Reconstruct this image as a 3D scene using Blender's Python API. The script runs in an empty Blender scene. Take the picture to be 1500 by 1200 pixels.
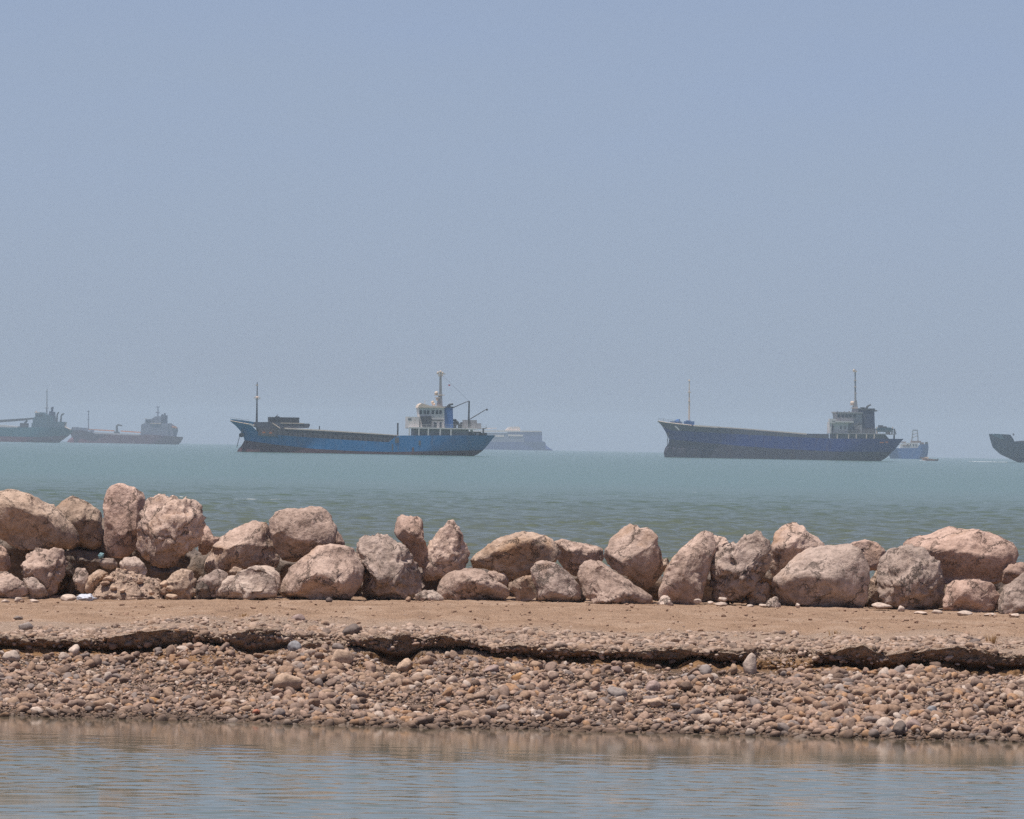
import bpy, bmesh, math, random
import numpy as np
from mathutils import Vector, Matrix

# ------------------------------------------------------------------ camera
C = bpy.context.scene.collection
SC = bpy.context.scene
PXF = 1500 * 200 / 36.0          # focal length in photo pixels
CAM_H = 2.9
ROLL = 0.0185
H0 = 655.3                       # true horizon row in the middle of the photo
cam_d = bpy.data.cameras.new('camera')
cam_d.lens = 200; cam_d.sensor_width = 36; cam_d.sensor_fit = 'HORIZONTAL'
cam_d.clip_start = 0.5; cam_d.clip_end = 40000
cam = bpy.data.objects.new('camera', cam_d); C.objects.link(cam)
pit = math.atan((H0 - 600) / PXF)
fwd = Vector((0, math.cos(pit), math.sin(pit)))
up0 = Vector((0, -math.sin(pit), math.cos(pit)))
rt0 = Vector((1, 0, 0))
rt = rt0 * math.cos(ROLL) + up0 * math.sin(ROLL)
up = up0 * math.cos(ROLL) - rt0 * math.sin(ROLL)
cam.matrix_world = Matrix(((rt.x, up.x, -fwd.x, 0), (rt.y, up.y, -fwd.y, 0), (rt.z, up.z, -fwd.z, CAM_H), (0, 0, 0, 1)))
SC.camera = cam

def at(px, py, Y):
    """world point at distance Y seen at photo pixel px, py"""
    d = fwd + rt * ((px - 750) / PXF) + up * ((600 - py) / PXF)
    d = d * (Y / d.y)
    return Vector((d.x, d.y, d.z + CAM_H))

# ------------------------------------------------------------------ sky, sun, exposure
SUN_EL, SUN_AZ = 74.0, 236.0       # azimuth clockwise from the view direction (+Y)
w = bpy.data.worlds.new('World'); SC.world = w; w.use_nodes = True
wn = w.node_tree; bg = wn.nodes['Background']
sky = wn.nodes.new('ShaderNodeTexSky'); sky.sky_type = 'NISHITA'; sky.sun_disc = False
sky.sun_elevation = math.radians(SUN_EL); sky.sun_rotation = math.radians(SUN_AZ)
sky.air_density = 0.5; sky.dust_density = 1.1; sky.ozone_density = 1.0; sky.altitude = 0
tn = wn.nodes.new('ShaderNodeMix'); tn.data_type = 'RGBA'; tn.blend_type = 'MULTIPLY'; tn.inputs[0].default_value = 1.0
tn.inputs[7].default_value = (1.06, 1.01, 1.15, 1)          # hazy blue tint of the whole sky
wn.links.new(sky.outputs[0], tn.inputs[6])
tcw = wn.nodes.new('ShaderNodeTexCoord'); sxw = wn.nodes.new('ShaderNodeSeparateXYZ'); wn.links.new(tcw.outputs['Generated'], sxw.inputs[0])
mrw = wn.nodes.new('ShaderNodeMapRange'); wn.links.new(sxw.outputs[2], mrw.inputs[0])
for i_, x_ in zip((1, 2, 3, 4), (0.0, 0.4, 0.72, 0.0)): mrw.inputs[i_].default_value = x_
veil = wn.nodes.new('ShaderNodeMix'); veil.data_type = 'RGBA'; 
mpw = wn.nodes.new('ShaderNodeMapping'); mpw.inputs['Scale'].default_value = (9, 9, 34); wn.links.new(tcw.outputs['Generated'], mpw.inputs[0])
nzw = wn.nodes.new('ShaderNodeTexNoise'); nzw.inputs['Scale'].default_value = 1.6; nzw.inputs['Detail'].default_value = 4; wn.links.new(mpw.outputs[0], nzw.inputs['Vector'])
nrw = wn.nodes.new('ShaderNodeMapRange'); wn.links.new(nzw.outputs[0], nrw.inputs[0])
for i_, x_ in zip((1, 2, 3, 4), (0.25, 0.75, 0.8, 1.2)): nrw.inputs[i_].default_value = x_
vmw = wn.nodes.new('ShaderNodeMath'); vmw.operation = 'MULTIPLY'; wn.links.new(mrw.outputs[0], vmw.inputs[0]); wn.links.new(nrw.outputs[0], vmw.inputs[1])
wn.links.new(vmw.outputs[0], veil.inputs[0])   # milky dust low over the sea
wn.links.new(tn.outputs[2], veil.inputs[6]); veil.inputs[7].default_value = (3.05, 3.72, 4.75, 1)
wn.links.new(veil.outputs[2], bg.inputs[0]); bg.inputs[1].default_value = 0.108
sd = bpy.data.lights.new('sun', 'SUN'); sd.energy = 5.0; sd.angle = math.radians(0.55); sd.color = (1.0, 0.96, 0.91)
sun = bpy.data.objects.new('sun', sd); C.objects.link(sun)
el, az = math.radians(SUN_EL), math.radians(SUN_AZ)
sdir = Vector((math.sin(az) * math.cos(el), math.cos(az) * math.cos(el), math.sin(el)))
sun.rotation_euler = (-sdir).to_track_quat('-Z', 'Y').to_euler(); sun.location = (0, 60, 60)
SC.view_settings.view_transform = 'Standard'; SC.view_settings.look = 'None'
SC.view_settings.exposure = 0.0; SC.view_settings.gamma = 1.0; SC.view_settings.use_curve_mapping = False
SC.render.engine = 'CYCLES'
SC.cycles.use_denoising = False
SC.cycles.max_bounces = 5; SC.cycles.diffuse_bounces = 2; SC.cycles.glossy_bounces = 3
SC.cycles.volume_bounces = 0; SC.cycles.caustics_reflective = False; SC.cycles.caustics_refractive = False

# ------------------------------------------------------------------ helpers
def hash3(i, j, k, s):
    h = (i.astype(np.int64) * 374761393 + j.astype(np.int64) * 668265263 + k.astype(np.int64) * 2147483647 + s * 974634777) & 0x7fffffff
    h = ((h ^ (h >> 13)) * 1274126177) & 0x7fffffff
    h = ((h ^ (h >> 16)) * 974711) & 0x7fffffff
    return ((h ^ (h >> 11)) & 0xffff) / 32767.5 - 1.0

def vnoise(p, s=0):
    """smooth 3D value noise in -1..1 for an (N,3) array"""
    f = np.floor(p); t = p - f; t = t * t * t * (t * (t * 6 - 15) + 10)
    i, j, k = f[:, 0].astype(np.int64), f[:, 1].astype(np.int64), f[:, 2].astype(np.int64)
    r = 0
    for a in (0, 1):
        wa = t[:, 0] if a else 1 - t[:, 0]
        for b in (0, 1):
            wb = t[:, 1] if b else 1 - t[:, 1]
            for c in (0, 1):
                wc = t[:, 2] if c else 1 - t[:, 2]
                r = r + wa * wb * wc * hash3(i + a, j + b, k + c, s)
    return r

def fbm(p, oct=4, s=0, gain=0.5):
    r = 0; a = 1.0
    for o in range(oct):
        r = r + a * vnoise(p * (2.03 ** o) + o * 17.3, s + o); a *= gain
    return r

def tag(o, label=None, cat=None, group=None, kind=None):
    if label: o['label'] = label
    if cat: o['category'] = cat
    if group: o['group'] = group
    if kind: o['kind'] = kind
    return o

def link(name, me, parent=None, loc=None):
    o = bpy.data.objects.new(name, me); C.objects.link(o)
    if parent: o.parent = parent
    if loc is not None: o.location = loc
    return o

def empty(name, loc=(0, 0, 0), rz=0):
    o = bpy.data.objects.new(name, None); C.objects.link(o); o.location = loc; o.rotation_euler = (0, 0, rz)
    o.empty_display_size = 0.3
    return o

def mesh_np(name, V, Fc, mats=(), smooth=True, mi=None):
    me = bpy.data.meshes.new(name)
    V = np.asarray(V, np.float32); Fc = np.asarray(Fc, np.int32)
    n, k = Fc.shape
    me.vertices.add(len(V)); me.vertices.foreach_set('co', V.ravel())
    me.loops.add(n * k); me.loops.foreach_set('vertex_index', Fc.ravel())
    me.polygons.add(n); me.polygons.foreach_set('loop_start', np.arange(0, n * k, k, dtype=np.int32))
    me.update(calc_edges=True)
    me.polygons.foreach_set('use_smooth', np.full(n, smooth))
    if mi is not None: me.polygons.foreach_set('material_index', np.asarray(mi, np.int32))
    for m in mats: me.materials.append(m)
    me.validate(); me.update()
    return me

_ico = {}
def ico(sub):
    if sub not in _ico:
        bm = bmesh.new(); bmesh.ops.create_icosphere(bm, subdivisions=sub, radius=1.0)
        bm.verts.ensure_lookup_table()
        V = np.array([v.co[:] for v in bm.verts]); Fc = np.array([[v.index for v in f.verts] for f in bm.faces])
        bm.free(); _ico[sub] = (V / np.linalg.norm(V, axis=1)[:, None], Fc)
    return _ico[sub]

class MB:
    """collects solids, then links them as one mesh"""
    def __init__(s): s.v = []; s.f = []
    def add(s, V, F_):
        b = len(s.v); s.v += [tuple(p) for p in V]; s.f += [tuple(i + b for i in f) for f in F_]; return s
    def box(s, x0, x1, y0, y1, z0, z1):
        return s.add([(x0, y0, z0), (x1, y0, z0), (x1, y1, z0), (x0, y1, z0), (x0, y0, z1), (x1, y0, z1), (x1, y1, z1), (x0, y1, z1)],
                     [(0, 3, 2, 1), (4, 5, 6, 7), (0, 1, 5, 4), (1, 2, 6, 5), (2, 3, 7, 6), (3, 0, 4, 7)])
    def prism(s, poly, y0, y1):
        n = len(poly)
        V = [(x, y0, z) for x, z in poly] + [(x, y1, z) for x, z in poly]
        F_ = [tuple(range(n)), tuple(range(2 * n - 1, n - 1, -1))] + [(i, n + i, n + (i + 1) % n, (i + 1) % n) for i in range(n)]
        return s.add(V, F_)
    def tube(s, p, q, r0, r1=None, n=7):
        p, q = Vector(p), Vector(q); r1 = r0 if r1 is None else r1
        d = (q - p); ln = d.length
        if ln < 1e-6: return s
        d /= ln; a = d.orthogonal().normalized(); b = d.cross(a)
        V = []
        for c, r in ((p, r0), (q, r1)):
            for i in range(n):
                t = 2 * math.pi * i / n; V.append(c + (a * math.cos(t) + b * math.sin(t)) * r)
        F_ = [(i, (i + 1) % n, n + (i + 1) % n, n + i) for i in range(n)] + [tuple(range(n - 1, -1, -1)), tuple(range(n, 2 * n))]
        return s.add(V, F_)
    def ball(s, c, r, sub=2, sc=(1, 1, 1)):
        V, F_ = ico(sub)
        return s.add([(c[0] + v[0] * r * sc[0], c[1] + v[1] * r * sc[1], c[2] + v[2] * r * sc[2]) for v in V], [tuple(f) for f in F_])
    def build(s, name, mat, parent=None, smooth=False, loc=None):
        me = bpy.data.meshes.new(name); me.from_pydata([tuple(v) for v in s.v], [], s.f); me.materials.append(mat)
        bm = bmesh.new(); bm.from_mesh(me); bmesh.ops.recalc_face_normals(bm, faces=bm.faces); bm.to_mesh(me); bm.free()
        if smooth: me.polygons.foreach_set('use_smooth', [True] * len(me.polygons))
        return link(name, me, parent, loc)

# ------------------------------------------------------------------ materials
def newmat(name):
    m = bpy.data.materials.new(name); m.use_nodes = True
    nt = m.node_tree; b = nt.nodes['Principled BSDF']
    return m, nt, b
def nd(nt, typ, **kw):
    n = nt.nodes.new(typ)
    for k, v in kw.items(): setattr(n, k, v)
    return n
def noise_node(nt, vec, scale, detail=4, rough=0.55, **kw):
    n = nd(nt, 'ShaderNodeTexNoise', **kw)
    n.inputs['Scale'].default_value = scale; n.inputs['Detail'].default_value = detail; n.inputs['Roughness'].default_value = rough
    if vec is not None: nt.links.new(vec, n.inputs['Vector'])
    return n
def ramp(nt, fac, stops):
    r = nd(nt, 'ShaderNodeValToRGB'); e = r.color_ramp.elements
    while len(e) < len(stops): e.new(0.5)
    for el_, (p, c) in zip(e, stops):
        el_.position = p; el_.color = (*c, 1) if len(c) == 3 else c
    if fac is not None: nt.links.new(fac, r.inputs[0])
    return r
def mix(nt, fac, a, b, mode='MIX'):
    m = nd(nt, 'ShaderNodeMix', data_type='RGBA', blend_type=mode)
    for sock, val in ((m.inputs[0], fac), (m.inputs[6], a), (m.inputs[7], b)):
        if isinstance(val, (int, float)): sock.default_value = val
        elif isinstance(val, tuple): sock.default_value = (*val, 1)
        else: nt.links.new(val, sock)
    return m.outputs[2]
def maprange(nt, v, a, b, c, d):
    m = nd(nt, 'ShaderNodeMapRange'); nt.links.new(v, m.inputs[0])
    for i, x in zip((1, 2, 3, 4), (a, b, c, d)): m.inputs[i].default_value = x
    return m.outputs[0]
def bump(nt, h, strength, dist, normal=None):
    b = nd(nt, 'ShaderNodeBump'); b.inputs['Strength'].default_value = strength; b.inputs['Distance'].default_value = dist
    nt.links.new(h, b.inputs['Height'])
    if normal is not None: nt.links.new(normal, b.inputs['Normal'])
    return b.outputs[0]

def rock_mat(name, c_light, c_mid, c_dark, stain=(0.34, 0.19, 0.09), stain_amt=0.5, pit=1.0):
    m, nt, b = newmat(name)
    tc = nd(nt, 'ShaderNodeTexCoord'); oi = nd(nt, 'ShaderNodeObjectInfo')
    off = nd(nt, 'ShaderNodeVectorMath', operation='MULTIPLY_ADD')
    nt.links.new(tc.outputs['Object'], off.inputs[0]); off.inputs[1].default_value = (1, 1, 1)
    sc = nd(nt, 'ShaderNodeVectorMath', operation='SCALE'); sc.inputs['Scale'].default_value = 37.0
    nt.links.new(oi.outputs['Random'], sc.inputs[0]); nt.links.new(sc.outputs[0], off.inputs[2])
    v = off.outputs[0]
    n1 = noise_node(nt, v, 2.2, 6, 0.62); n2 = noise_node(nt, v, 9, 6, 0.7); n3 = noise_node(nt, v, 38, 3, 0.65)
    col = ramp(nt, n1.outputs[0], [(0.32, c_dark), (0.5, c_mid), (0.66, c_light)]).outputs[0]
    col = mix(nt, 0.5, col, ramp(nt, n2.outputs[0], [(0.34, tuple(x * 0.6 for x in c_dark)), (0.5, c_mid), (0.64, tuple(min(1, x * 1.12) for x in c_light))]).outputs[0])
    spk = ramp(nt, n3.outputs[0], [(0.33, (0.45, 0.42, 0.40)), (0.45, (1, 1, 1)), (0.62, (1, 1, 1)), (0.72, (1.2, 1.2, 1.2))])
    col = mix(nt, 0.7, col, spk.outputs[0], 'MULTIPLY')
    n4 = noise_node(nt, v, 1.5, 5, 0.6)
    sf = nd(nt, 'ShaderNodeMath', operation='MULTIPLY'); sf.inputs[1].default_value = stain_amt
    nt.links.new(maprange(nt, n4.outputs[0], 0.56, 0.7, 0, 1), sf.inputs[0])
    col = mix(nt, sf.outputs[0], col, stain)
    wv = nd(nt, 'ShaderNodeVectorMath', operation='MULTIPLY_ADD'); nt.links.new(n2.outputs['Color'], wv.inputs[0]); wv.inputs[1].default_value = (0.35, 0.35, 0.35); nt.links.new(v, wv.inputs[2])
    ck = nd(nt, 'ShaderNodeTexVoronoi', feature='DISTANCE_TO_EDGE'); ck.inputs['Scale'].default_value = 1.9; nt.links.new(wv.outputs[0], ck.inputs['Vector'])
    crack = maprange(nt, ck.outputs['Distance'], 0.0, 0.03, 1.0, 0.0)
    cm_ = nd(nt, 'ShaderNodeMath', operation='MULTIPLY'); nt.links.new(crack, cm_.inputs[0]); nt.links.new(maprange(nt, n1.outputs[0], 0.42, 0.55, 0.0, 0.75), cm_.inputs[1])
    col = mix(nt, cm_.outputs[0], col, tuple(x * 0.35 for x in c_dark))
    n5 = noise_node(nt, v, 0.9, 5, 0.65)                       # grey weathered skin against fresher breaks
    gf = nd(nt, 'ShaderNodeMath', operation='MULTIPLY'); gf.inputs[1].default_value = 0.55; nt.links.new(maprange(nt, n5.outputs[0], 0.5, 0.6, 0, 1), gf.inputs[0])
    col = mix(nt, gf.outputs[0], col, mix(nt, 0.5, col, (0.42, 0.39, 0.38), 'MULTIPLY'))
    hv = nd(nt, 'ShaderNodeHueSaturation')
    col = mix(nt, 1.0, col, (1.03, 0.985, 0.925), 'MULTIPLY'); nt.links.new(maprange(nt, oi.outputs['Random'], 0, 1, 0.88, 1.14), hv.inputs['Value']); nt.links.new(col, hv.inputs['Color'])
    nt.links.new(hv.outputs[0], b.inputs['Base Color']); b.inputs['Roughness'].default_value = 0.95
    b.inputs['Specular IOR Level'].default_value = 0.2
    vo = nd(nt, 'ShaderNodeTexVoronoi', feature='SMOOTH_F1'); vo.inputs['Scale'].default_value = 16; nt.links.new(v, vo.inputs['Vector'])
    nb = bump(nt, n2.outputs[0], 0.6, 0.045 * pit)
    inv = nd(nt, 'ShaderNodeMath', operation='SUBTRACT'); inv.inputs[0].default_value = 1.0; nt.links.new(cm_.outputs[0], inv.inputs[1])
    nb = bump(nt, inv.outputs[0], 0.8, 0.03, nb)
    nb = bump(nt, vo.outputs['Distance'], 0.45, 0.03 * pit, nb)
    nb = bump(nt, n3.outputs[0], 0.7, 0.014, nb)
    nt.links.new(nb, b.inputs['Normal'])
    return m

M = {}
M['limestone'] = rock_mat('limestone', (0.58, 0.45, 0.38), (0.475, 0.355, 0.295), (0.32, 0.235, 0.19))
M['grey_limestone'] = rock_mat('grey_limestone', (0.5, 0.4, 0.35), (0.4, 0.315, 0.27), (0.26, 0.205, 0.175), stain_amt=0.3)
M['tan_limestone'] = rock_mat('tan_limestone', (0.55, 0.425, 0.34), (0.45, 0.335, 0.26), (0.31, 0.225, 0.17), stain_amt=0.6)
M['pale_limestone'] = rock_mat('pale_limestone', (0.6, 0.5, 0.43), (0.5, 0.4, 0.34), (0.4, 0.31, 0.26), stain_amt=0.1)
M['dark_and_shaded_rock'] = rock_mat('dark_and_shaded_rock', (0.27, 0.22, 0.19), (0.2, 0.16, 0.135), (0.13, 0.105, 0.09), stain_amt=0.35)  # dark stone; for slabs under and behind boulders the shade is in the colour
M['pink_rock'] = rock_mat('pink_rock', (0.54, 0.4, 0.335), (0.46, 0.325, 0.265), (0.35, 0.24, 0.19), stain_amt=0.3)

def cobble_mat(name, stops, src):
    m, nt, b = newmat(name)
    tc = nd(nt, 'ShaderNodeTexCoord'); geo = nd(nt, 'ShaderNodeNewGeometry')
    if src == 'island': fac = geo.outputs['Random Per Island']
    else: fac = nd(nt, 'ShaderNodeObjectInfo').outputs['Random']
    r = ramp(nt, fac, stops); r.color_ramp.interpolation = 'CONSTANT' if len(stops) > 3 else 'LINEAR'
    n = noise_node(nt, geo.outputs['Position'], 26, 4, 0.65)
    col = mix(nt, 0.75, r.outputs[0], ramp(nt, n.outputs[0], [(0.34, (0.6, 0.58, 0.56)), (0.52, (1, 1, 1)), (0.68, (1.25, 1.24, 1.22))]).outputs[0], 'MULTIPLY')
    sx = nd(nt, 'ShaderNodeSeparateXYZ'); nt.links.new(geo.outputs['Position'], sx.inputs[0])
    col = mix(nt, 1.0, col, (1.04, 0.98, 0.93), 'MULTIPLY')
    wet = maprange(nt, sx.outputs[2], 0.02, 0.085, 0.72, 0.0)
    col = mix(nt, wet, col, (0.07, 0.047, 0.032))
    nt.links.new(col, b.inputs['Base Color']); b.inputs['Roughness'].default_value = 0.9; b.inputs['Specular IOR Level'].default_value = 0.25
    nt.links.new(bump(nt, n.outputs[0], 0.6, 0.012), b.inputs['Normal'])
    return m
COB = [(0.0, (0.3, 0.205, 0.145)), (0.16, (0.24, 0.175, 0.14)), (0.32, (0.36, 0.255, 0.195)), (0.46, (0.28, 0.2, 0.15)),
       (0.58, (0.17, 0.12, 0.092)), (0.68, (0.42, 0.33, 0.265)), (0.77, (0.34, 0.24, 0.17)), (0.86, (0.23, 0.19, 0.17)), (0.93, (0.38, 0.235, 0.14)), (0.97, (0.48, 0.4, 0.34))]
M['pebble'] = cobble_mat('pebble', COB, 'island')
M['cobble'] = cobble_mat('cobble', COB, 'object')
GRV = [(0.0, (0.36, 0.265, 0.2)), (0.2, (0.29, 0.21, 0.16)), (0.42, (0.4, 0.3, 0.235)), (0.6, (0.23, 0.175, 0.14)), (0.72, (0.44, 0.345, 0.28)), (0.86, (0.32, 0.22, 0.155)), (0.95, (0.19, 0.145, 0.12))]
M['gravel'] = cobble_mat('gravel', GRV, 'island')
M['cobble_earth'] = cobble_mat('cobble_earth', [(0.0, (0.3, 0.21, 0.15)), (0.3, (0.38, 0.28, 0.21)), (0.6, (0.24, 0.17, 0.125)), (0.8, (0.33, 0.25, 0.2))], 'island')
def tint(name, c): return cobble_mat(name, [(0, tuple(x * 0.92 for x in c)), (1, tuple(x * 1.08 for x in c))], 'object')
M['stone_tan'] = tint('stone_tan', (0.46, 0.34, 0.25)); M['stone_grey'] = tint('stone_grey', (0.27, 0.235, 0.215))
M['stone_blue'] = tint('stone_blue', (0.25, 0.25, 0.26)); M['stone_pale'] = tint('stone_pale', (0.52, 0.43, 0.36))
M['stone_orange'] = tint('stone_orange', (0.46, 0.27, 0.13)); M['stone_dark'] = tint('stone_dark', (0.16, 0.13, 0.115))
M['stone_brown'] = tint('stone_brown', (0.33, 0.225, 0.16)); M['stone_mauve'] = tint('stone_mauve', (0.31, 0.235, 0.21))
M['stone_red'] = tint('stone_red', (0.34, 0.14, 0.09))

def paint(name, col, rust=0.3, rough=0.6, scale=0.35, streak=True, var=0.25):
    m, nt, b = newmat(name)
    tc = nd(nt, 'ShaderNodeTexCoord'); mp = nd(nt, 'ShaderNodeMapping'); nt.links.new(tc.outputs['Object'], mp.inputs[0])
    mp.inputs['Scale'].default_value = (1, 1, 0.22 if streak else 1)
    n = noise_node(nt, mp.outputs[0], scale * 2.2, 6, 0.7); n2 = noise_node(nt, mp.outputs[0], scale * 1.3, 6, 0.7)
    c = mix(nt, var, col, ramp(nt, n2.outputs[0], [(0.3, tuple(x * 0.5 for x in col)), (0.5, col), (0.72, tuple(min(1, x * 1.4 + 0.02) for x in col))]).outputs[0])
    rf = nd(nt, 'ShaderNodeMath', operation='MULTIPLY'); rf.inputs[1].default_value = rust
    nt.links.new(maprange(nt, n.outputs[0], 0.52, 0.68, 0, 1), rf.inputs[0])
    c = mix(nt, rf.outputs[0], c, (0.12, 0.06, 0.035))
    nt.links.new(c, b.inputs['Base Color']); b.inputs['Roughness'].default_value = rough; b.inputs['Specular IOR Level'].default_value = 0.24
    return m
M['hull_blue'] = paint('hull_blue', (0.004, 0.155, 0.37), 0.4)
M['hull_teal_bow'] = paint('hull_teal_bow', (0.03, 0.17, 0.3), 0.3)
M['hull_indigo'] = paint('hull_indigo', (0.02, 0.048, 0.21), 0.45)
M['boot_red'] = paint('boot_red', (0.10, 0.045, 0.05), 0.3)
M['boot_grey'] = paint('boot_grey', (0.055, 0.05, 0.07), 0.3)
M['bulwark_grey'] = paint('bulwark_grey', (0.095, 0.095, 0.115), 0.4)
M['steel_dark'] = paint('steel_dark', (0.05, 0.05, 0.055), 0.3, streak=False)
M['hatch_dark'] = paint('hatch_dark', (0.1, 0.095, 0.1), 0.45)
M['ship_white'] = paint('ship_white', (0.62, 0.58, 0.54), 0.3, scale=0.6)
M['ship_cream'] = paint('ship_cream', (0.66, 0.52, 0.4), 0.15)
M['pale_deck'] = paint('pale_deck', (0.82, 0.66, 0.54), 0.12)
M['ship_grey'] = paint('ship_grey', (0.3, 0.29, 0.29), 0.45, scale=0.7)
M['funnel_blue'] = paint('funnel_blue', (0.03, 0.11, 0.3), 0.15)
M['funnel_dark'] = paint('funnel_dark', (0.045, 0.055, 0.1), 0.2)
M['glass_dark'] = paint('glass_dark', (0.025, 0.03, 0.04), 0.0, 0.25)
M['slate_green'] = paint('slate_green', (0.06, 0.12, 0.15), 0.35)  # dull slate green paint for deckhouses and fittings
M['hull_teal'] = paint('hull_teal', (0.02, 0.12, 0.15), 0.2)
M['hull_maroon'] = paint('hull_maroon', (0.13, 0.04, 0.055), 0.25)
M['hull_slate'] = paint('hull_slate', (0.05, 0.07, 0.11), 0.2)
M['hull_tug'] = paint('hull_tug', (0.03, 0.12, 0.33), 0.3)
M['hull_far'] = paint('hull_far', (0.03, 0.05, 0.2), 0.1)
M['far_grey'] = paint('far_grey', (0.2, 0.2, 0.26), 0.1)
M['pipe_orange'] = paint('pipe_orange', (0.6, 0.22, 0.08), 0.1)
M['brown_wood'] = paint('brown_wood', (0.26, 0.16, 0.11), 0.1)
M['raft_orange'] = paint('raft_orange', (0.5, 0.16, 0.05), 0.2)
M['red_flag'] = paint('red_flag', (0.5, 0.02, 0.02), 0)
m, nt, b = newmat('foam'); b.inputs['Base Color'].default_value = (0.75, 0.76, 0.75, 1); b.inputs['Roughness'].default_value = 0.9; M['foam'] = m
m, nt, b = newmat('plastic_white'); b.inputs['Base Color'].default_value = (0.55, 0.55, 0.58, 1); b.inputs['Roughness'].default_value = 0.5; M['plastic'] = m
m, nt, b = newmat('plastic_teal'); b.inputs['Base Color'].default_value = (0.16, 0.27, 0.28, 1); b.inputs['Roughness'].default_value = 0.5; M['plastic_teal'] = m
m, nt, b = newmat('dry_grass'); b.inputs['Base Color'].default_value = (0.42, 0.25, 0.11, 1); b.inputs['Roughness'].default_value = 0.9; M['dry_grass'] = m

# ground: sand on the track, loose orange earth on the scarp, gravelly silt on the slope
m, nt, b = newmat('bank_earth'); M['earth'] = m
geo = nd(nt, 'ShaderNodeNewGeometry'); sx = nd(nt, 'ShaderNodeSeparateXYZ'); nt.links.new(geo.outputs['Position'], sx.inputs[0])
n1 = noise_node(nt, geo.outputs['Position'], 1.3, 5, 0.6); n2 = noise_node(nt, geo.outputs['Position'], 14, 5, 0.7); n3 = noise_node(nt, geo.outputs['Position'], 60, 3, 0.6)
sand = ramp(nt, n1.outputs[0], [(0.3, (0.31, 0.197, 0.127)), (0.5, (0.4, 0.262, 0.172)), (0.7, (0.48, 0.335, 0.235))]).outputs[0]
silt = ramp(nt, n2.outputs[0], [(0.3, (0.1, 0.07, 0.05)), (0.5, (0.16, 0.112, 0.08)), (0.7, (0.23, 0.165, 0.122))]).outputs[0]  # silt, toned darker so the gaps between pebbles look shaded
earth = ramp(nt, n2.outputs[0], [(0.3, (0.2, 0.11, 0.05)), (0.5, (0.3, 0.17, 0.085)), (0.7, (0.38, 0.225, 0.12))]).outputs[0]
lipc = ramp(nt, n2.outputs[0], [(0.3, (0.32, 0.22, 0.155)), (0.5, (0.41, 0.295, 0.215)), (0.7, (0.48, 0.36, 0.275))]).outputs[0]
yj = nd(nt, 'ShaderNodeMath', operation='MULTIPLY_ADD'); nt.links.new(n1.outputs[0], yj.inputs[0]); yj.inputs[1].default_value = 3.0; nt.links.new(sx.outputs[1], yj.inputs[2])
top = mix(nt, maprange(nt, yj.outputs[0], 68.6, 70.4, 0, 1), lipc, sand)
low = mix(nt, maprange(nt, sx.outputs[2], 0.40, 0.47, 0, 1), silt, earth)
zj = nd(nt, 'ShaderNodeMath', operation='MULTIPLY_ADD'); nt.links.new(n1.outputs[0], zj.inputs[0]); zj.inputs[1].default_value = 0.16; nt.links.new(sx.outputs[2], zj.inputs[2])
col = mix(nt, maprange(nt, zj.outputs[0], 0.62, 0.69, 0, 1), low, top)
col = mix(nt, 0.85, col, ramp(nt, n3.outputs[0], [(0.35, (0.62, 0.6, 0.58)), (0.5, (1, 1, 1)), (0.68, (1.25, 1.25, 1.25))]).outputs[0], 'MULTIPLY')
nt.links.new(col, b.inputs['Base Color']); b.inputs['Roughness'].default_value = 1.0; b.inputs['Specular IOR Level'].default_value = 0.1
nb = bump(nt, n2.outputs[0], 0.8, 0.05); nb = bump(nt, n3.outputs[0], 0.9, 0.03, nb); nt.links.new(nb, b.inputs['Normal'])

# sea and lagoon
def water(name, body, waves, rough):
    m, nt, b = newmat(name)
    geo = nd(nt, 'ShaderNodeNewGeometry')
    b.inputs['IOR'].default_value = 1.33; b.inputs['Roughness'].default_value = rough; b.inputs['Specular IOR Level'].default_value = 0.24
    b.inputs['Base Color'].default_value = (*body, 1)
    nb = None
    for sx_, sy_, scale, dist, det in waves:
        mp = nd(nt, 'ShaderNodeMapping'); mp.inputs['Scale'].default_value = (sx_, sy_, 1); nt.links.new(geo.outputs['Position'], mp.inputs[0])
        n = noise_node(nt, mp.outputs[0], scale, det, 0.5)
        nb = bump(nt, n.outputs[0], 1.0, dist, nb)
    nt.links.new(nb, b.inputs['Normal'])
    return m, nt, b, geo
m, nt, b, geo = water('sea_water', (0.05, 0.105, 0.1), [(0.55, 1, 1.6, 0.16, 4), (1, 1, 6.0, 0.05, 2)], 0.16); M['sea'] = m
sxs = nd(nt, 'ShaderNodeSeparateXYZ'); nt.links.new(geo.outputs['Position'], sxs.inputs[0])
c = mix(nt, maprange(nt, sxs.outputs[1], 150, 500, 0, 1), (0.1, 0.108, 0.07), (0.08, 0.138, 0.092))   # silty by the shore, teal farther out
mp = nd(nt, 'ShaderNodeMapping'); mp.inputs['Scale'].default_value = (0.5, 1, 1); nt.links.new(geo.outputs['Position'], mp.inputs[0])
nf = noise_node(nt, mp.outputs[0], 2.6, 2, 0.5); nf2 = noise_node(nt, mp.outputs[0], 0.11, 2, 0.5)
ad = nd(nt, 'ShaderNodeMath', operation='ADD'); nt.links.new(nf.outputs[0], ad.inputs[0]); nt.links.new(nf2.outputs[0], ad.inputs[1])
c = mix(nt, maprange(nt, ad.outputs[0], 1.385, 1.42, 0, 1), c, (0.7, 0.7, 0.65))
nt.links.new(c, b.inputs['Base Color'])
m, nt, b = newmat('lagoon_water'); M['lagoon'] = m
geo = nd(nt, 'ShaderNodeNewGeometry'); b.inputs['IOR'].default_value = 1.33; b.inputs['Specular IOR Level'].default_value = 0.27; b.inputs['Roughness'].default_value = 0.07
sx = nd(nt, 'ShaderNodeSeparateXYZ'); nt.links.new(geo.outputs['Position'], sx.inputs[0])
pn = noise_node(nt, geo.outputs['Position'], 0.3, 3, 0.55)
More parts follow.
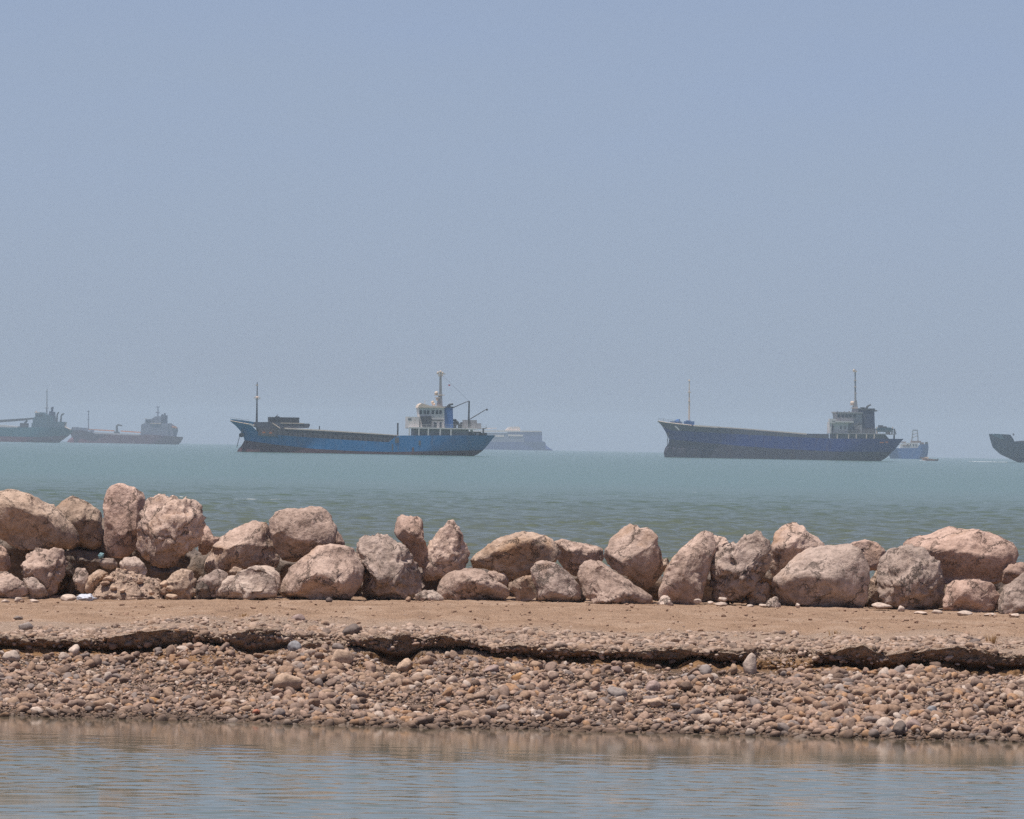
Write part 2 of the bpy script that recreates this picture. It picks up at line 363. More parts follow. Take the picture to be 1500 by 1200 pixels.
jit = nd(nt, 'ShaderNodeMath', operation='MULTIPLY_ADD'); nt.links.new(pn.outputs[0], jit.inputs[0]); jit.inputs[1].default_value = 4.0; nt.links.new(sx.outputs[1], jit.inputs[2])
nt.links.new(mix(nt, maprange(nt, jit.outputs[0], 53.5, 58.5, 0, 1), (0.118, 0.132, 0.085), (0.118, 0.092, 0.06)), b.inputs['Base Color'])   # silt in the shallows; brown and green also tint in bank and sky reflections

m = bpy.data.materials.new('haze_air'); m.use_nodes = True; nt = m.node_tree; nt.nodes.remove(nt.nodes['Principled BSDF'])
pv = nd(nt, 'ShaderNodeVolumePrincipled'); pv.inputs['Density'].default_value = 1.2e-4; pv.inputs['Color'].default_value = (0.76, 0.92, 1.0, 1); pv.inputs['Anisotropy'].default_value = 0.0
nt.links.new(pv.outputs[0], nt.nodes['Material Output'].inputs['Volume']); M['haze'] = m

# ------------------------------------------------------------------ haze, sea, lagoon
hb = MB().box(-4200, 4200, -25, 8200, -5.0, 52).build('haze', M['haze']); tag(hb, kind='stuff')

def grid_mesh(X, Y, Z):
    r, c = X.shape
    V = np.stack([X, Y, Z], -1).reshape(-1, 3)
    i = np.arange(r * c).reshape(r, c)
    Fc = np.stack([i[:-1, :-1], i[:-1, 1:], i[1:, 1:], i[1:, :-1]], -1).reshape(-1, 4)
    return V, Fc

rng = np.random.default_rng(5)
ys = np.concatenate([np.linspace(84, 130, 120), 130 * (420 / 130.0) ** np.linspace(0.004, 1, 900), 420 * (7300 / 420.0) ** np.linspace(0.01, 1, 160)])
us = np.concatenate([[-4.2, -3, -2.2, -1.6, -1.3, -1.12], np.linspace(-1, 1, 460), [1.12, 1.3, 1.6, 2.2, 3, 4.2]])
half = np.where(ys < 420, ys * 0.09 + 4, ys * 0.09 + 4 + (ys - 420) * 0.035)
X = us[None, :] * half[:, None]; Y = np.repeat(ys[:, None], len(us), 1)
Z = np.zeros_like(X)
fade = np.clip((425 - Y) / 220, 0, 1) ** 0.8
for k in range(72):
    lam = 0.45 * (4.0 / 0.45) ** rng.random(); a = 0.0072 * lam ** 0.7
    th = math.radians(rng.normal(-88, 42)); ph = rng.random() * 6.28
    kk = 2 * math.pi / lam
    near = np.clip((300 * lam + 60 - Y) / 120, 0, 1)         # short waves only where the mesh can carry them
    Z += a * np.sin(kk * (X * math.cos(th) + Y * math.sin(th)) + ph) * near
Z *= np.clip((1.3 - np.abs(us)) / 0.25, 0, 1)[None, :]
Z *= fade * (0.9 + 0.25 * fbm(np.stack([X.ravel() * 0.12, Y.ravel() * 0.06, 0 * X.ravel()], 1), 2, 3).reshape(X.shape))
V, Fc = grid_mesh(X, Y, Z)
tag(link('sea', mesh_np('sea', V, Fc, [M['sea']])), kind='structure')

lx = np.concatenate([np.linspace(-26, -7, 14)[:-1], np.linspace(-7, 7, 330), np.linspace(7, 26, 14)[1:]])
ly = np.concatenate([np.linspace(-20, 42, 40)[:-1], np.linspace(42, 60.6, 900)])
X, Y = np.meshgrid(lx, ly); Z = np.zeros_like(X)
pp = np.stack([X.ravel(), Y.ravel(), X.ravel() * 0], 1)
big_ = fbm(pp * np.array([0.22, 0.5, 1]), 3, 71).reshape(X.shape)
lee = np.clip((55.6 - 0.16 * X + 1.3 * big_ - Y) / 3.4, 0, 1) ** 1.3                       # ripples die out under the bank
slick = np.clip(0.62 - 0.16 * np.clip(X, 0, 2) - 2.6 * fbm(pp * np.array([0.16, 1.15, 1]), 3, 72).reshape(X.shape), 0.04, 1)
lee *= np.where(Y < 48.5, 1 - (1 - slick) * np.clip((48.5 - Y) / 2.2, 0, 1), 1)
rl = np.random.default_rng(12)
for k in range(44):
    lam = 0.13 * (0.75 / 0.13) ** rl.random(); kk = 2 * math.pi / lam; th = math.radians(rl.normal(-90, 38)); ph = rl.random() * 6.28
    Z += 0.0076 / kk * np.sin(kk * (X * math.cos(th) + Y * math.sin(th)) + ph) * (0.018 + lee)
Z *= np.clip((Y - 41.5) / 1.5, 0, 1) * np.clip((7.2 - np.abs(X)) / 0.6, 0, 1)
V, Fc = grid_mesh(X, Y, Z)
tag(link('lagoon', mesh_np('lagoon', V, Fc, [M['lagoon']])), kind='structure')

# ------------------------------------------------------------------ embankment (ground sheet)
LIP = [(-400, 935, 950), (0, 931, 948), (40, 932, 952), (93, 936, 951), (150, 936, 955), (187, 929, 957), (227, 923, 955), (280, 921, 945), (307, 928, 944),
       (320, 935, 945), (347, 927, 951), (373, 920, 959), (410, 922, 953), (424, 930, 947), (460, 932, 945), (510, 934, 945), (530, 933, 951), (557, 931, 959),
       (580, 933, 968), (605, 929, 967), (625, 935, 953), (650, 929, 953), (690, 937, 952), (720, 948, 956), (750, 945, 960), (767, 944, 960),
       (807, 948, 967), (873, 951, 968), (920, 953, 965), (967, 951, 972), (1000, 948, 977), (1030, 952, 963), (1060, 951, 975), (1085, 953, 973),
       (1110, 952, 976), (1150, 953, 977), (1200, 954, 977), (1215, 956, 977), (1250, 947, 977), (1270, 945, 982), (1310, 957, 983), (1340, 953, 977), (1390, 949, 973),
       (1430, 947, 985), (1460, 955, 982), (1500, 960, 982), (1900, 966, 985)]
lp = np.array([l[0] for l in LIP], float); lt = np.array([l[1] for l in LIP], float); lf = np.array([l[2] for l in LIP], float)
def lipY(x): return 64.0 + 0.12 * fbm(np.stack([np.asarray(x) * 0.9, np.asarray(x) * 0 + 3, np.asarray(x) * 0], -1).reshape(-1, 3), 4, 11).reshape(np.shape(x))
def pxof(x, Y): return 750 + np.asarray(x) * PXF / Y
def zof(px, py, Y): return CAM_H - (py - (H0 + ROLL * (px - 750))) * Y / PXF
def lipz(x): px = np.clip(pxof(x, 64.0), -400, 1900); return zof(px, np.interp(px, lp, lt), lipY(x))
def footz(x): px = np.clip(pxof(x, 64.0), -400, 1900); return zof(px, np.interp(px, lp, lf), lipY(x) + 0.06)
def collapse(x):
    px = pxof(x, 64.0); r = 0
    for a_, b_, s_ in ((428, 520, 10), (1108, 1206, 10)):
        r = np.maximum(r, np.clip(np.minimum((px - a_), (b_ - px)) / s_, 0, 1))
    return r
SHX = np.array([-400, 0, 250, 500, 750, 1000, 1250, 1500, 1900.]); SHY = np.array([1041, 1047, 1053, 1061, 1067, 1072, 1079, 1085, 1094.])
def shoreY(x):
    px = np.clip(pxof(x, 59.0), -400, 1900)
    return CAM_H * PXF / (np.interp(px, SHX, SHY) - (H0 + ROLL * (px - 750)))
def slopez(x, y):
    x, y = np.asarray(x, float), np.asarray(y, float)
    s, f = shoreY(x), lipY(x) + 0.05
    t = (y - s) / (f - s)
    z = (footz(x) - 0.055) * np.where(t < 0, t, t * (0.86 + 0.14 * t))
    p = np.stack([x, y, x * 0], -1).reshape(-1, 3)
    return z + (0.05 * fbm(p * 0.9, 3, 21)).reshape(np.shape(z)) * np.clip(0.35 + t, 0, 1)
def topz(x, y):
    x, y = np.asarray(x, float), np.asarray(y, float)
    px = np.clip(pxof(x, 75.0), -300, 1900)
    zb = zof(px, np.interp(px, [-300, 0, 300, 700, 900, 1200, 1480, 1900], [876, 878.5, 880, 880.5, 885, 892, 901, 910]), 75.0)
    l = lipY(x)
    t = np.clip((y - l) / (75 - l), 0, 1.4)
    z = lipz(x) * (1 - np.clip(t, 0, 1)) + zb * np.clip(t, 0, 1)
    p = np.stack([x, y, x * 0], -1).reshape(-1, 3)
    n = (0.025 * fbm(p * 0.7, 3, 31) + 0.02 * fbm(p * 3.0, 3, 32) * np.repeat(1, len(p))).reshape(np.shape(z)) * np.clip(t * 6, 0, 1) * np.where(y > 74, 0.4, 1)
    return z + n - np.clip(y - 79.5, 0, 99) * 0.35

xs = np.concatenate([np.linspace(-26, -8, 60)[:-1], np.linspace(-8, 8, 1000), np.linspace(8, 26, 60)[1:]])
rows = []
l = lipY(xs); fz = footz(xs) - 0.02; lz = lipz(xs) + 0.016 * fbm(np.stack([xs * 5, xs * 0, xs * 0 + 7], 1), 4, 51); cp = collapse(xs); cpl = np.clip(cp, 0, 1)
for t in np.linspace(0, 1, 150):
    yv = 52 + (l + 0.05 - 52) * (0.25 * t + 0.75 * t ** 0.6 if False else t); rows.append((yv, slopez(xs, yv)))
uc = (0.21 + 0.08 * vnoise(np.stack([xs * 2.1, xs * 0, xs * 0], 1), 9)) * (1 - cpl)     # depth of the undercut
hgt = np.maximum(lz - fz, 0.06)
for t in np.linspace(0.12, 1, 7): rows.append((l + 0.05 + uc * t, fz + 0.03 * t + 0 * uc))
for t in np.linspace(0.06, 0.95, 16):        # scarp face: from the back of the undercut up and forward to the lip
    und = uc * np.interp(t, [0, 0.35, 1], [1, 0.32, 0])
    rows.append((l + 0.05 + und + cpl * 0.45 * t, fz + 0.03 + (hgt - 0.05) * t))
for t in (0.0, 0.5, 1.0): rows.append((l + 0.02 + 0.07 * t + cpl * 0.45, lz - 0.02 + 0.02 * t))
for t in np.linspace(0.004, 1, 170) ** 1.25: 
    yv = l + 0.1 + cpl * 0.45 * (1 - t) + (80 - l - 0.1) * t; rows.append((yv, topz(xs, yv)))
for yv in np.linspace(80.3, 98, 30): rows.append((xs * 0 + yv, topz(xs, xs * 0 + yv)))
Y = np.stack([r[0] for r in rows]); Z = np.stack([r[1] for r in rows]); X = np.repeat(xs[None, :], len(rows), 0)
P3 = np.stack([X.ravel(), Y.ravel(), Z.ravel()], 1)
face = np.zeros(len(rows)); face[150:176] = 1.0
nz = (0.022 * fbm(P3 * np.array([5, 5, 9]), 4, 41) + 0.02 * fbm(P3 * 15, 3, 42)).reshape(X.shape)
Y = Y - face[:, None] * nz * 2.4; Z = Z + nz * (0.35 + 0.4 * face[:, None])
V, Fc = grid_mesh(X, Y, Z)
ground = link('ground', mesh_np('ground', V, Fc, [M['earth']])); tag(ground, kind='structure')

# ------------------------------------------------------------------ boulders of the breakwater
def radial(poly, ang):
    """distance from the centroid of a star-like outline to its edge, for each angle"""
    P = np.asarray(poly, float); Q = np.roll(P, -1, 0)
    a2 = np.cross(P, Q); A = a2.sum() / 2
    c = ((P + Q) * a2[:, None]).sum(0) / (6 * A)
    P = P - c; Q = Q - c
    d = np.stack([np.cos(ang), np.sin(ang)], 1)
    best = np.zeros(len(ang))
    e = Q - P
    for i in range(len(P)):
        den = d[:, 0] * e[i, 1] - d[:, 1] * e[i, 0]
        den = np.where(abs(den) < 1e-9, 1e-9, den)
        t = (P[i, 0] * e[i, 1] - P[i, 1] * e[i, 0]) / den
        s = (P[i, 0] * d[:, 1] - P[i, 1] * d[:, 0]) / den
        ok = (t > 0) & (s >= -0.001) & (s <= 1.001)
        best = np.where(ok, np.maximum(best, t), best)
    fill = best[best > 0].mean()
    return np.where(best > 0, best, fill), c

def boulder(outline, Y, label, mat='limestone', depth=None, ridge=-0.2, tilt=0.0, a=0.8, b=0.62, rough=1.0, pits=0.0, sub=5, seed=0, cuts=34, cat='boulder', name='boulder', group='boulders of the breakwater'):
    """outline in photo pixels, stood up at distance Y with real thickness; ridge = height of the most forward line"""
    rs = np.random.default_rng(1000 + seed)
    pts = [at(x, y, Y) for x, y in outline]
    poly = np.array([(p.x, p.z) for p in pts])
    if np.cross(poly, np.roll(poly, -1, 0)).sum() < 0: poly = poly[::-1]
    n, Fc = ico(sub)
    N_ = 720; angs = np.linspace(-math.pi, math.pi, N_, endpoint=False)
    rad, c = radial(poly, angs)
    kern = np.ones(7) / 7.0
    rad = np.convolve(np.concatenate([rad[-3:], rad, rad[:3]]), kern, 'valid')
    phi = np.arctan2(n[:, 2], n[:, 0])
    rho = np.interp(phi, np.append(angs, math.pi), np.append(rad, rad[0]))
    ny = n[:, 1]
    s = np.sqrt(np.clip(1 - ny ** 2, 0, 1)) ** 0.52
    x = rho * np.cos(phi) * s; z = rho * np.sin(phi) * s
    wid = np.ptp(poly[:, 0]); hei = np.ptp(poly[:, 1])
    size = math.sqrt(wid * hei)
    if depth is None: depth = 0.42 * size + 0.08 * wid
    t = np.abs(ny) ** 0.72
    v = np.where(z > 0, z / max(1e-3, z.max()), z / max(1e-3, -z.min()))
    u = x / max(1e-3, np.abs(x).max())
    r = np.clip(ridge + tilt * u + 0.12 * vnoise(np.stack([u * 2.3, u * 0 + seed, u * 0], 1), 5), -0.95, 0.95)
    pf = 1 - a * np.clip((v - r) / (1 - r + 0.05), 0, 1) - b * np.clip((r - v) / (1 + r + 0.05), 0, 1)
    y = np.where(ny < 0, -depth * t * pf, depth * t)
    Pn = np.stack([x, y, z], 1)
    for k in range(cuts):                                    # broken planes: a few large ones in front, then smaller ones
        d = rs.normal(size=3); d[1] = -abs(d[1]) - 0.3 if k < 24 else abs(d[1]) + 0.3
        if k < 10: d[0] *= 1.5; d[2] *= 1.2
        d /= np.linalg.norm(d)
        pr = Pn @ d; lim = pr.max() * ((0.58 if k < 10 else 0.72) + 0.2 * rs.random())
        Pn -= d[None] * (np.clip(pr - lim, 0, None) * 1.0)[:, None]
    ph2 = np.arctan2(Pn[:, 2], Pn[:, 0]); rr_ = np.hypot(Pn[:, 0], Pn[:, 2])      # stretch the broken rock back to its outline
    nb_ = 72; bi = ((ph2 + math.pi) / (2 * math.pi) * nb_).astype(int) % nb_
    mx = np.zeros(nb_); np.maximum.at(mx, bi, rr_)
    want = np.interp((np.arange(nb_) + 0.5) / nb_ * 2 * math.pi - math.pi, np.append(angs, math.pi), np.append(rad, rad[0]))
    fc = np.clip(want / np.maximum(mx, 1e-3), 0.9, 1.7); fc = np.convolve(np.concatenate([fc[-2:], fc, fc[:2]]), np.ones(3) / 3, 'same')[2:-2]
    cen = (np.arange(-1, nb_ + 1) + 0.5) / nb_ * 2 * math.pi - math.pi
    fv = np.interp(ph2, cen, np.concatenate([fc[-1:], fc, fc[:1]]))
    wgt = np.clip(rr_ / (np.interp(ph2, np.append(angs, math.pi), np.append(rad, rad[0])) * 0.6), 0, 1)
    fv = 1 + (fv - 1) * (0.45 + 0.55 * wgt)
    Pn[:, 0] *= fv; Pn[:, 2] *= fv
    v2 = np.where(Pn[:, 2] > 0, Pn[:, 2] / max(1e-3, Pn[:, 2].max()), Pn[:, 2] / max(1e-3, -Pn[:, 2].min())); u2 = Pn[:, 0] / max(1e-3, np.abs(Pn[:, 0]).max())
    r2 = np.clip(ridge + tilt * u2 + 0.16 * fbm(np.stack([u2 * 2.6, u2 * 0 + seed, u2 * 0], 1), 3, 5), -0.95, 0.95)
    fr = np.clip(-Pn[:, 1] / depth * 2.2, 0, 1)                # crease along the most forward line: slope above, overhang below
    Pn[:, 1] += depth * fr * (0.36 * a * np.clip(v2 - r2, 0, 2) + 0.62 * b * np.clip(r2 - v2, 0, 2))
    o = rs.random(3) * 50
    q = Pn / size
    nrm = Pn / (np.linalg.norm(Pn, axis=1)[:, None] + 1e-6)
    disp = size * rough * (0.011 * fbm(q * 3.0 + o, 3, 1) + 0.013 * (1 - 2 * np.abs(fbm(q * 7 + o, 3, 2))))
    pm = Pn + o
    disp += rough * (0.012 * fbm(pm * 14, 3, 3))
    if pits:
        cav = fbm(pm * 7.5, 3, 4); disp -= pits * 0.05 * np.clip(cav - 0.12, 0, 1) ; disp += pits * 0.03 * (1 - np.abs(fbm(pm * 11, 2, 6)) * 2.2)
    # keep the outline: near the rim push mostly in depth
    Pn = Pn + nrm * disp[:, None]
    base_z = Pn[:, 2].min()
    loc = Vector((c[0], Y, c[1] + base_z))
    Pn[:, 2] -= base_z
    o = link(name, mesh_np(name, Pn, Fc, [M[mat]]), loc=loc)
    tag(o, label, cat, group)
    return o

def rg(off, sc, pts): return [(off[0] + x / sc, off[1] + y / sc) for x, y in pts]
A_ = lambda *p: rg((0, 690), 5, p)
B_ = lambda *p: rg((270, 720), 5, p)
C_ = lambda *p: rg((510, 740), 5, p)
D_ = lambda *p: rg((740, 750), 5, p)
E_ = lambda *p: rg((950, 750), 5, p)
F_ = lambda *p: rg((1200, 750), 5, p)

BL = [
 # outline, Y, label, options
 (A_((-180,300),(-60,160),(0,142),(50,125),(100,140),(200,165),(300,215),(380,255),(450,310),(500,380),(560,410),(605,470),(580,540),(480,578),(330,575),(160,570),(100,545),(0,490),(-120,440)), 76.4,
  'huge tan boulder with a sloping ridge and rusty brown face at the far left end', dict(mat='tan_limestone', ridge=0.35, tilt=-0.45, b=0.5, a=0.9)),
 (A_((350,215),(460,190),(560,190),(650,235),(720,290),(745,340),(742,430),(745,520),(720,580),(650,600),(580,560),(450,500),(380,380)), 77.0,
  'rounded tan boulder tucked behind the huge rusty faced one at far left', dict(mat='tan_limestone', ridge=0.1, tilt=0.2)),
 (A_((780,140),(830,90),(900,83),(960,115),(1050,170),(1060,220),(1050,400),(1010,560),(960,610),(880,645),(780,620),(757,520),(762,400),(752,250)), 76.6,
  'tallest pinkish boulder of the row, smooth upright slab left of the deeply pitted one', dict(mat='pink_rock', ridge=-0.6, a=0.5, b=0.35, rough=0.6)),
 (A_((1080,220),(1160,178),(1250,200),(1330,197),(1430,235),(1480,280),(1492,370),(1480,500),(1400,570),(1330,620),(1230,708),(1120,690),(1050,645),(1000,570),(992,440),(1010,330)), 76.1,
  'large round boulder with deeply pitted rough face beside the tallest smooth slab', dict(mat='limestone', ridge=-0.4, pits=1.2, a=0.5, b=0.6)),
 (A_((165,680),(190,610),(260,568),(330,585),(400,568),(470,590),(488,650),(475,740),(430,830),(380,930),(320,950),(270,870),(160,770)), 75.75,
  'knobbly top heavy boulder narrowing to its foot below the huge rusty faced boulder', dict(mat='limestone', ridge=0.15, tilt=0.3, pits=0.9, b=0.6)),
 (A_((-110,560),(-40,520),(30,560),(65,620),(78,700),(40,750),(-60,760)), 75.95,
  'small boulder at the left picture edge, leaning above a smooth slanted one', dict(mat='pink_rock', ridge=-0.1)),
 (A_((-120,760),(-60,740),(40,738),(130,788),(214,862),(200,915),(100,945),(-60,960),(-130,900)), 75.45,
  'low slanted boulder sloping down to the right at the left picture edge', dict(mat='limestone', ridge=-0.25)),
 (A_((150,780),(260,786),(320,840),(348,900),(330,945),(220,955),(195,880)), 75.55,
  'small grey wedge rock with pale rim at foot of the knobbly top heavy boulder', dict(mat='grey_limestone', ridge=0.2, sub=4)),
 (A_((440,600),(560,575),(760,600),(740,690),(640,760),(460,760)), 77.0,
  'dark slab in deep shade below the rounded boulder at far left', dict(mat='dark_and_shaded_rock', ridge=0.2)),
 (A_((535,770),(570,718),(620,713),(655,760),(645,850),(610,905),(550,870)), 75.75,
  'small smooth grey upright stone left of the rubble heap', dict(mat='grey_limestone', ridge=0.1, sub=4)),
 (A_((640,780),(720,722),(805,745),(765,800),(720,860),(660,905),(620,890)), 75.7,
  'small angular tan stone leaning between grey upright stone and rubble heap', dict(mat='tan_limestone', ridge=0.2, sub=4)),
 (A_((722,665),(760,638),(830,638),(862,680),(845,718),(770,720),(728,695)), 75.9,
  'small oval grey stone perched behind the rubble heap under the tallest slab', dict(mat='grey_limestone', ridge=0.0, sub=4)),
 (A_((875,690),(910,633),(980,628),(1040,668),(1078,720),(1065,770),(960,800),(880,760)), 75.75,
  'rounded pale stone capping the right side of the rubble heap', dict(mat='pale_limestone', ridge=0.1, sub=4)),
 (A_((1180,870),(1250,780),(1330,718),(1400,738),(1432,800),(1445,870),(1410,955),(1320,965),(1190,955)), 75.65,
  'weathered ochre boulder right of the rubble heap below the deeply pitted one', dict(mat='tan_limestone', ridge=-0.1, pits=0.8)),
 (A_((1090,700),(1200,690),(1340,712),(1300,800),(1180,830),(1100,780)), 76.3,
  'grey slab in shade just below the deeply pitted round boulder', dict(mat='dark_and_shaded_rock', ridge=0.4)),
 (A_((1425,870),(1455,800),(1500,768),(1545,820),(1530,880),(1500,950),(1440,955)), 75.6,
  'dark little boulder wedged left of the low whitish lit boulder', dict(mat='dark_and_shaded_rock', ridge=0.3, sub=4)),
 (B_((100,250),(170,258),(212,330),(262,340),(240,400),(150,470),(100,440)), 76.8,
  'pinkish rock peeping out right behind the deeply pitted round boulder', dict(mat='pink_rock', ridge=0.0)),
 (B_((105,650),(130,540),(200,410),(260,340),(330,290),(420,245),(510,222),(612,232),(630,300),(660,400),(705,490),(690,560),(560,590),(440,610),(330,650),(170,690)), 76.3,
  'broad slab shaped boulder sloping up rightward with grey shaded lower left face', dict(mat='limestone', ridge=0.05, tilt=-0.15, a=0.9, b=0.45)),
 (B_((620,210),(650,168),(740,123),(830,132),(900,106),(990,108),(1042,150),(1080,210),(1112,280),(1110,360),(1020,430),(900,490),(780,525),(725,512),(660,430),(628,300)), 76.0,
  'large flat topped boulder standing highest left of the picture middle', dict(mat='limestone', ridge=-0.45, tilt=-0.2, a=0.75, b=0.7)),
 (B_((1060,270),(1125,290),(1175,375),(1160,440),(1060,440)), 76.7,
  'sliver of pinkish rock behind the right shoulder of the large flat topped boulder', dict(mat='pink_rock', ridge=0.0, sub=4)),
 (B_((690,785),(680,720),(695,680),(750,580),(820,510),(900,460),(970,405),(1080,385),(1180,395),(1260,440),(1335,520),(1315,620),(1292,720),(1275,790),(1000,795)), 75.5,
  'big triangular boulder with a central ridge under the large flat topped boulder', dict(mat='limestone', ridge=-0.15, tilt=-0.3, a=0.85, b=0.4, rough=0.8)),
 (B_((170,790),(230,720),(290,640),(340,620),(460,570),(540,543),(630,548),(695,610),(694,690),(675,785),(450,795)), 75.5,
  'low whitish lit boulder in front, left of the big triangular one', dict(mat='pale_limestone', ridge=-0.75, a=0.9, pits=0.4)),
 (B_((72,750),(90,660),(180,600),(260,563),(315,600),(310,680),(260,740),(235,790),(100,800)), 75.65,
  'small boulder with a black shaded hollow left of the low whitish one', dict(mat='grey_limestone', ridge=0.25, b=0.7)),
 (B_((295,600),(370,553),(422,568),(435,600),(380,618)), 75.9,
  'tiny flat ochre stone resting behind the low whitish boulder', dict(mat='tan_limestone', ridge=0.0, sub=4)),
 (C_((55,320),(75,270),(110,230),(180,210),(270,222),(320,262),(390,268),(432,320),(472,390),(505,450),(548,560),(555,620),(520,665),(450,695),(300,700),(90,695),(95,600),(115,500),(70,400)), 75.7,
  'dome shaped crusty boulder with dark lower front left of the tilted pillar rock', dict(mat='grey_limestone', ridge=-0.3, tilt=-0.1, pits=1.1, a=0.8, b=0.5)),
 (C_((338,110),(380,73),(440,85),(540,88),(554,150),(552,250),(590,340),(650,390),(620,430),(560,470),(490,440),(450,350),(390,270),(340,230)), 76.1,
  'narrow tilted pillar shaped reddish rock sticking up between two boulders', dict(mat='pink_rock', ridge=0.2, tilt=-0.9, depth=0.32)),
 (C_((572,305),(620,245),(690,158),(750,102),(790,118),(832,180),(852,270),(888,340),(872,420),(820,490),(700,530),(600,560),(540,545),(545,440)), 76.0,
  'pointed spire shaped boulder right of the tilted pillar rock', dict(mat='limestone', ridge=-0.5, tilt=0.1, b=0.6, a=0.85, pits=0.5)),
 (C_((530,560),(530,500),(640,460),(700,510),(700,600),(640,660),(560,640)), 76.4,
  'shaded dark rock beneath the pointed spire boulder', dict(mat='dark_and_shaded_rock', ridge=0.2)),
 (C_((872,455),(900,390),(970,330),(1050,270),(1150,230),(1250,198),(1330,196),(1400,212),(1480,235),(1542,300),(1565,375),(1500,440),(1400,460),(1350,510),(1250,560),(1180,550),(1130,510),(1000,475)), 76.1,
  'long lozenge boulder with sunlit back and dark overhanging face in the picture middle', dict(mat='tan_limestone', ridge=0.42, tilt=0.35, a=0.9, b=0.75)),
 (C_((630,660),(680,540),(720,503),(800,478),(910,460),(1010,488),(1080,560),(1160,595),(1225,640),(1248,700),(900,705),(680,705)), 75.55,
  'low boulder with black shaded left face and sunlit right slope below the spire', dict(mat='limestone', ridge=0.45, tilt=-0.95, b=0.65, a=0.85)),
 (C_((1010,490),(1080,483),(1150,508),(1175,550),(1150,610),(1080,590)), 75.95,
  'small pale rock lump under the left end of the lozenge boulder', dict(mat='limestone', ridge=-0.2, sub=4)),
 (C_((1130,600),(1200,558),(1290,513),(1350,518),(1385,600),(1395,700),(1240,705),(1200,640)), 75.65,
  'small half shaded rock squeezed beneath the lozenge boulder', dict(mat='tan_limestone', ridge=0.55, tilt=0.5, b=0.8)),
 (C_((490,660),(560,623),(620,623),(690,668),(705,705),(500,710)), 75.2,
  'flat whitish stone at the foot of the dome shaped crusty boulder', dict(mat='pale_limestone', ridge=-0.5, sub=4)),
 (D_((183,440),(200,398),(240,358),(310,356),(400,388),(470,448),(520,515),(585,585),(610,665),(500,672),(240,655),(218,540)), 75.5,
  'smooth grey rounded boulder in the front row right of the half shaded rock', dict(mat='grey_limestone', ridge=-0.6, rough=0.6, a=0.55, b=0.3)),
 (D_((345,215),(430,203),(530,225),(620,245),(712,258),(724,310),(705,370),(620,440),(520,480),(430,420),(370,340)), 76.5,
  'flat topped boulder lying behind the smooth grey rounded one', dict(mat='limestone', ridge=0.35, b=0.5)),
 (D_((525,470),(550,400),(600,358),(680,356),(760,400),(800,450),(900,498),(980,555),(1060,608),(1122,680),(1000,692),(800,688),(670,680),(590,620)), 75.45,
  'low wedge boulder tapering to the right below the big egg shaped one', dict(mat='limestone', ridge=-0.7, tilt=0.2, a=0.9, pits=0.4)),
 (D_((725,290),(760,218),(830,148),(890,98),(950,86),(985,120),(1050,122),(1102,150),(1132,240),(1148,330),(1158,430),(1125,510),(1062,575),(1015,560),(930,495),(830,445),(765,405),(722,330)), 76.0,
  'big egg shaped boulder with pinkish smooth face perched on the low wedge', dict(mat='limestone', ridge=-0.45, tilt=-0.15, a=0.6, b=0.6, rough=0.8)),
 (E_((40,650),(60,600),(95,530),(130,420),(200,320),(250,260),(330,188),(385,153),(440,128),(492,170),(508,260),(485,340),(435,450),(405,560),(385,680),(230,700),(120,690)), 75.7,
  'tall leaning boulder with an orange brown patch on its foot', dict(mat='limestone', ridge=-0.5, tilt=-0.3, a=0.7, b=0.45)),
 (E_((470,165),(560,195),(605,242),(560,310),(480,340)), 76.6,
  'pale rock tip showing behind the right edge of the tall leaning boulder', dict(mat='limestone', ridge=0.0, sub=4)),
 (D_((1110,670),(1160,613),(1192,618),(1235,690),(1130,700)), 75.15,
  'little whitish stone on the sand at the foot of the tall leaning boulder', dict(mat='pale_limestone', ridge=-0.4, sub=4)),
 (D_((1135,345),(1190,345),(1215,400),(1150,450)), 76.7,
  'small bit of tan rock showing between the egg shaped and the tall leaning boulders', dict(mat='tan_limestone', ridge=0.0, sub=4)),
 (E_((465,400),(480,340),(510,280),(600,232),(680,188),(740,158),(800,153),(862,175),(893,225),(888,300),(893,370),(862,450),(825,520),(800,590),(740,650),(640,670),(560,650),(480,660),(450,560)), 75.8,
  'crusty brownish boulder with ragged undercut base right of the tall leaning one', dict(mat='grey_limestone', ridge=-0.4, pits=1.3, a=0.65, b=0.85)),
 (E_((882,290),(910,228),(940,150),(1000,93),(1070,73),(1122,95),(1182,160),(1310,240),(1270,330),(1150,380),(1050,430),(960,500),(905,480),(885,400)), 76.3,
  'boulder with rounded peak and shaded underside behind the great dark faced one', dict(mat='limestone', ridge=0.05, tilt=-0.1, a=0.85, b=0.7)),
 (E_((900,560),(905,505),(960,448),(1020,388),(1090,318),(1170,268),(1290,243),(1400,238),(1500,232),(1545,262),(1590,335),(1622,400),(1622,500),(1612,620),(1595,705),(1500,722),(1250,722),(980,722),(930,640)), 75.75,
  'great wide boulder with sunlit top and dark grey shaded front', dict(mat='grey_limestone', ridge=0.12, tilt=-0.08, a=0.85, b=0.42, rough=0.7)),
 (E_((770,540),(850,508),(895,550),(880,640),(830,690),(700,705),(730,620)), 75.9,
  'broken brown rubbly rock between the ragged boulder and the great dark faced one', dict(mat='tan_limestone', ridge=0.2, pits=1.5, sub=5)),
 (E_((845,690),(890,640),(940,613),(972,695),(960,715),(850,712)), 75.1,
  'small pale triangular stone leaning on the left foot of the great dark faced boulder', dict(mat='pale_limestone', ridge=-0.4, sub=4)),
 (F_((200,245),(270,212),(340,205),(420,222),(495,285),(480,360),(440,430),(360,430),(280,330)), 76.7,
  'smooth pink boulder rising behind the right end of the great dark faced one', dict(mat='pink_rock', ridge=-0.6, rough=0.6)),
 (F_((350,690),(375,500),(430,410),(465,500),(455,600),(440,700)), 76.0,
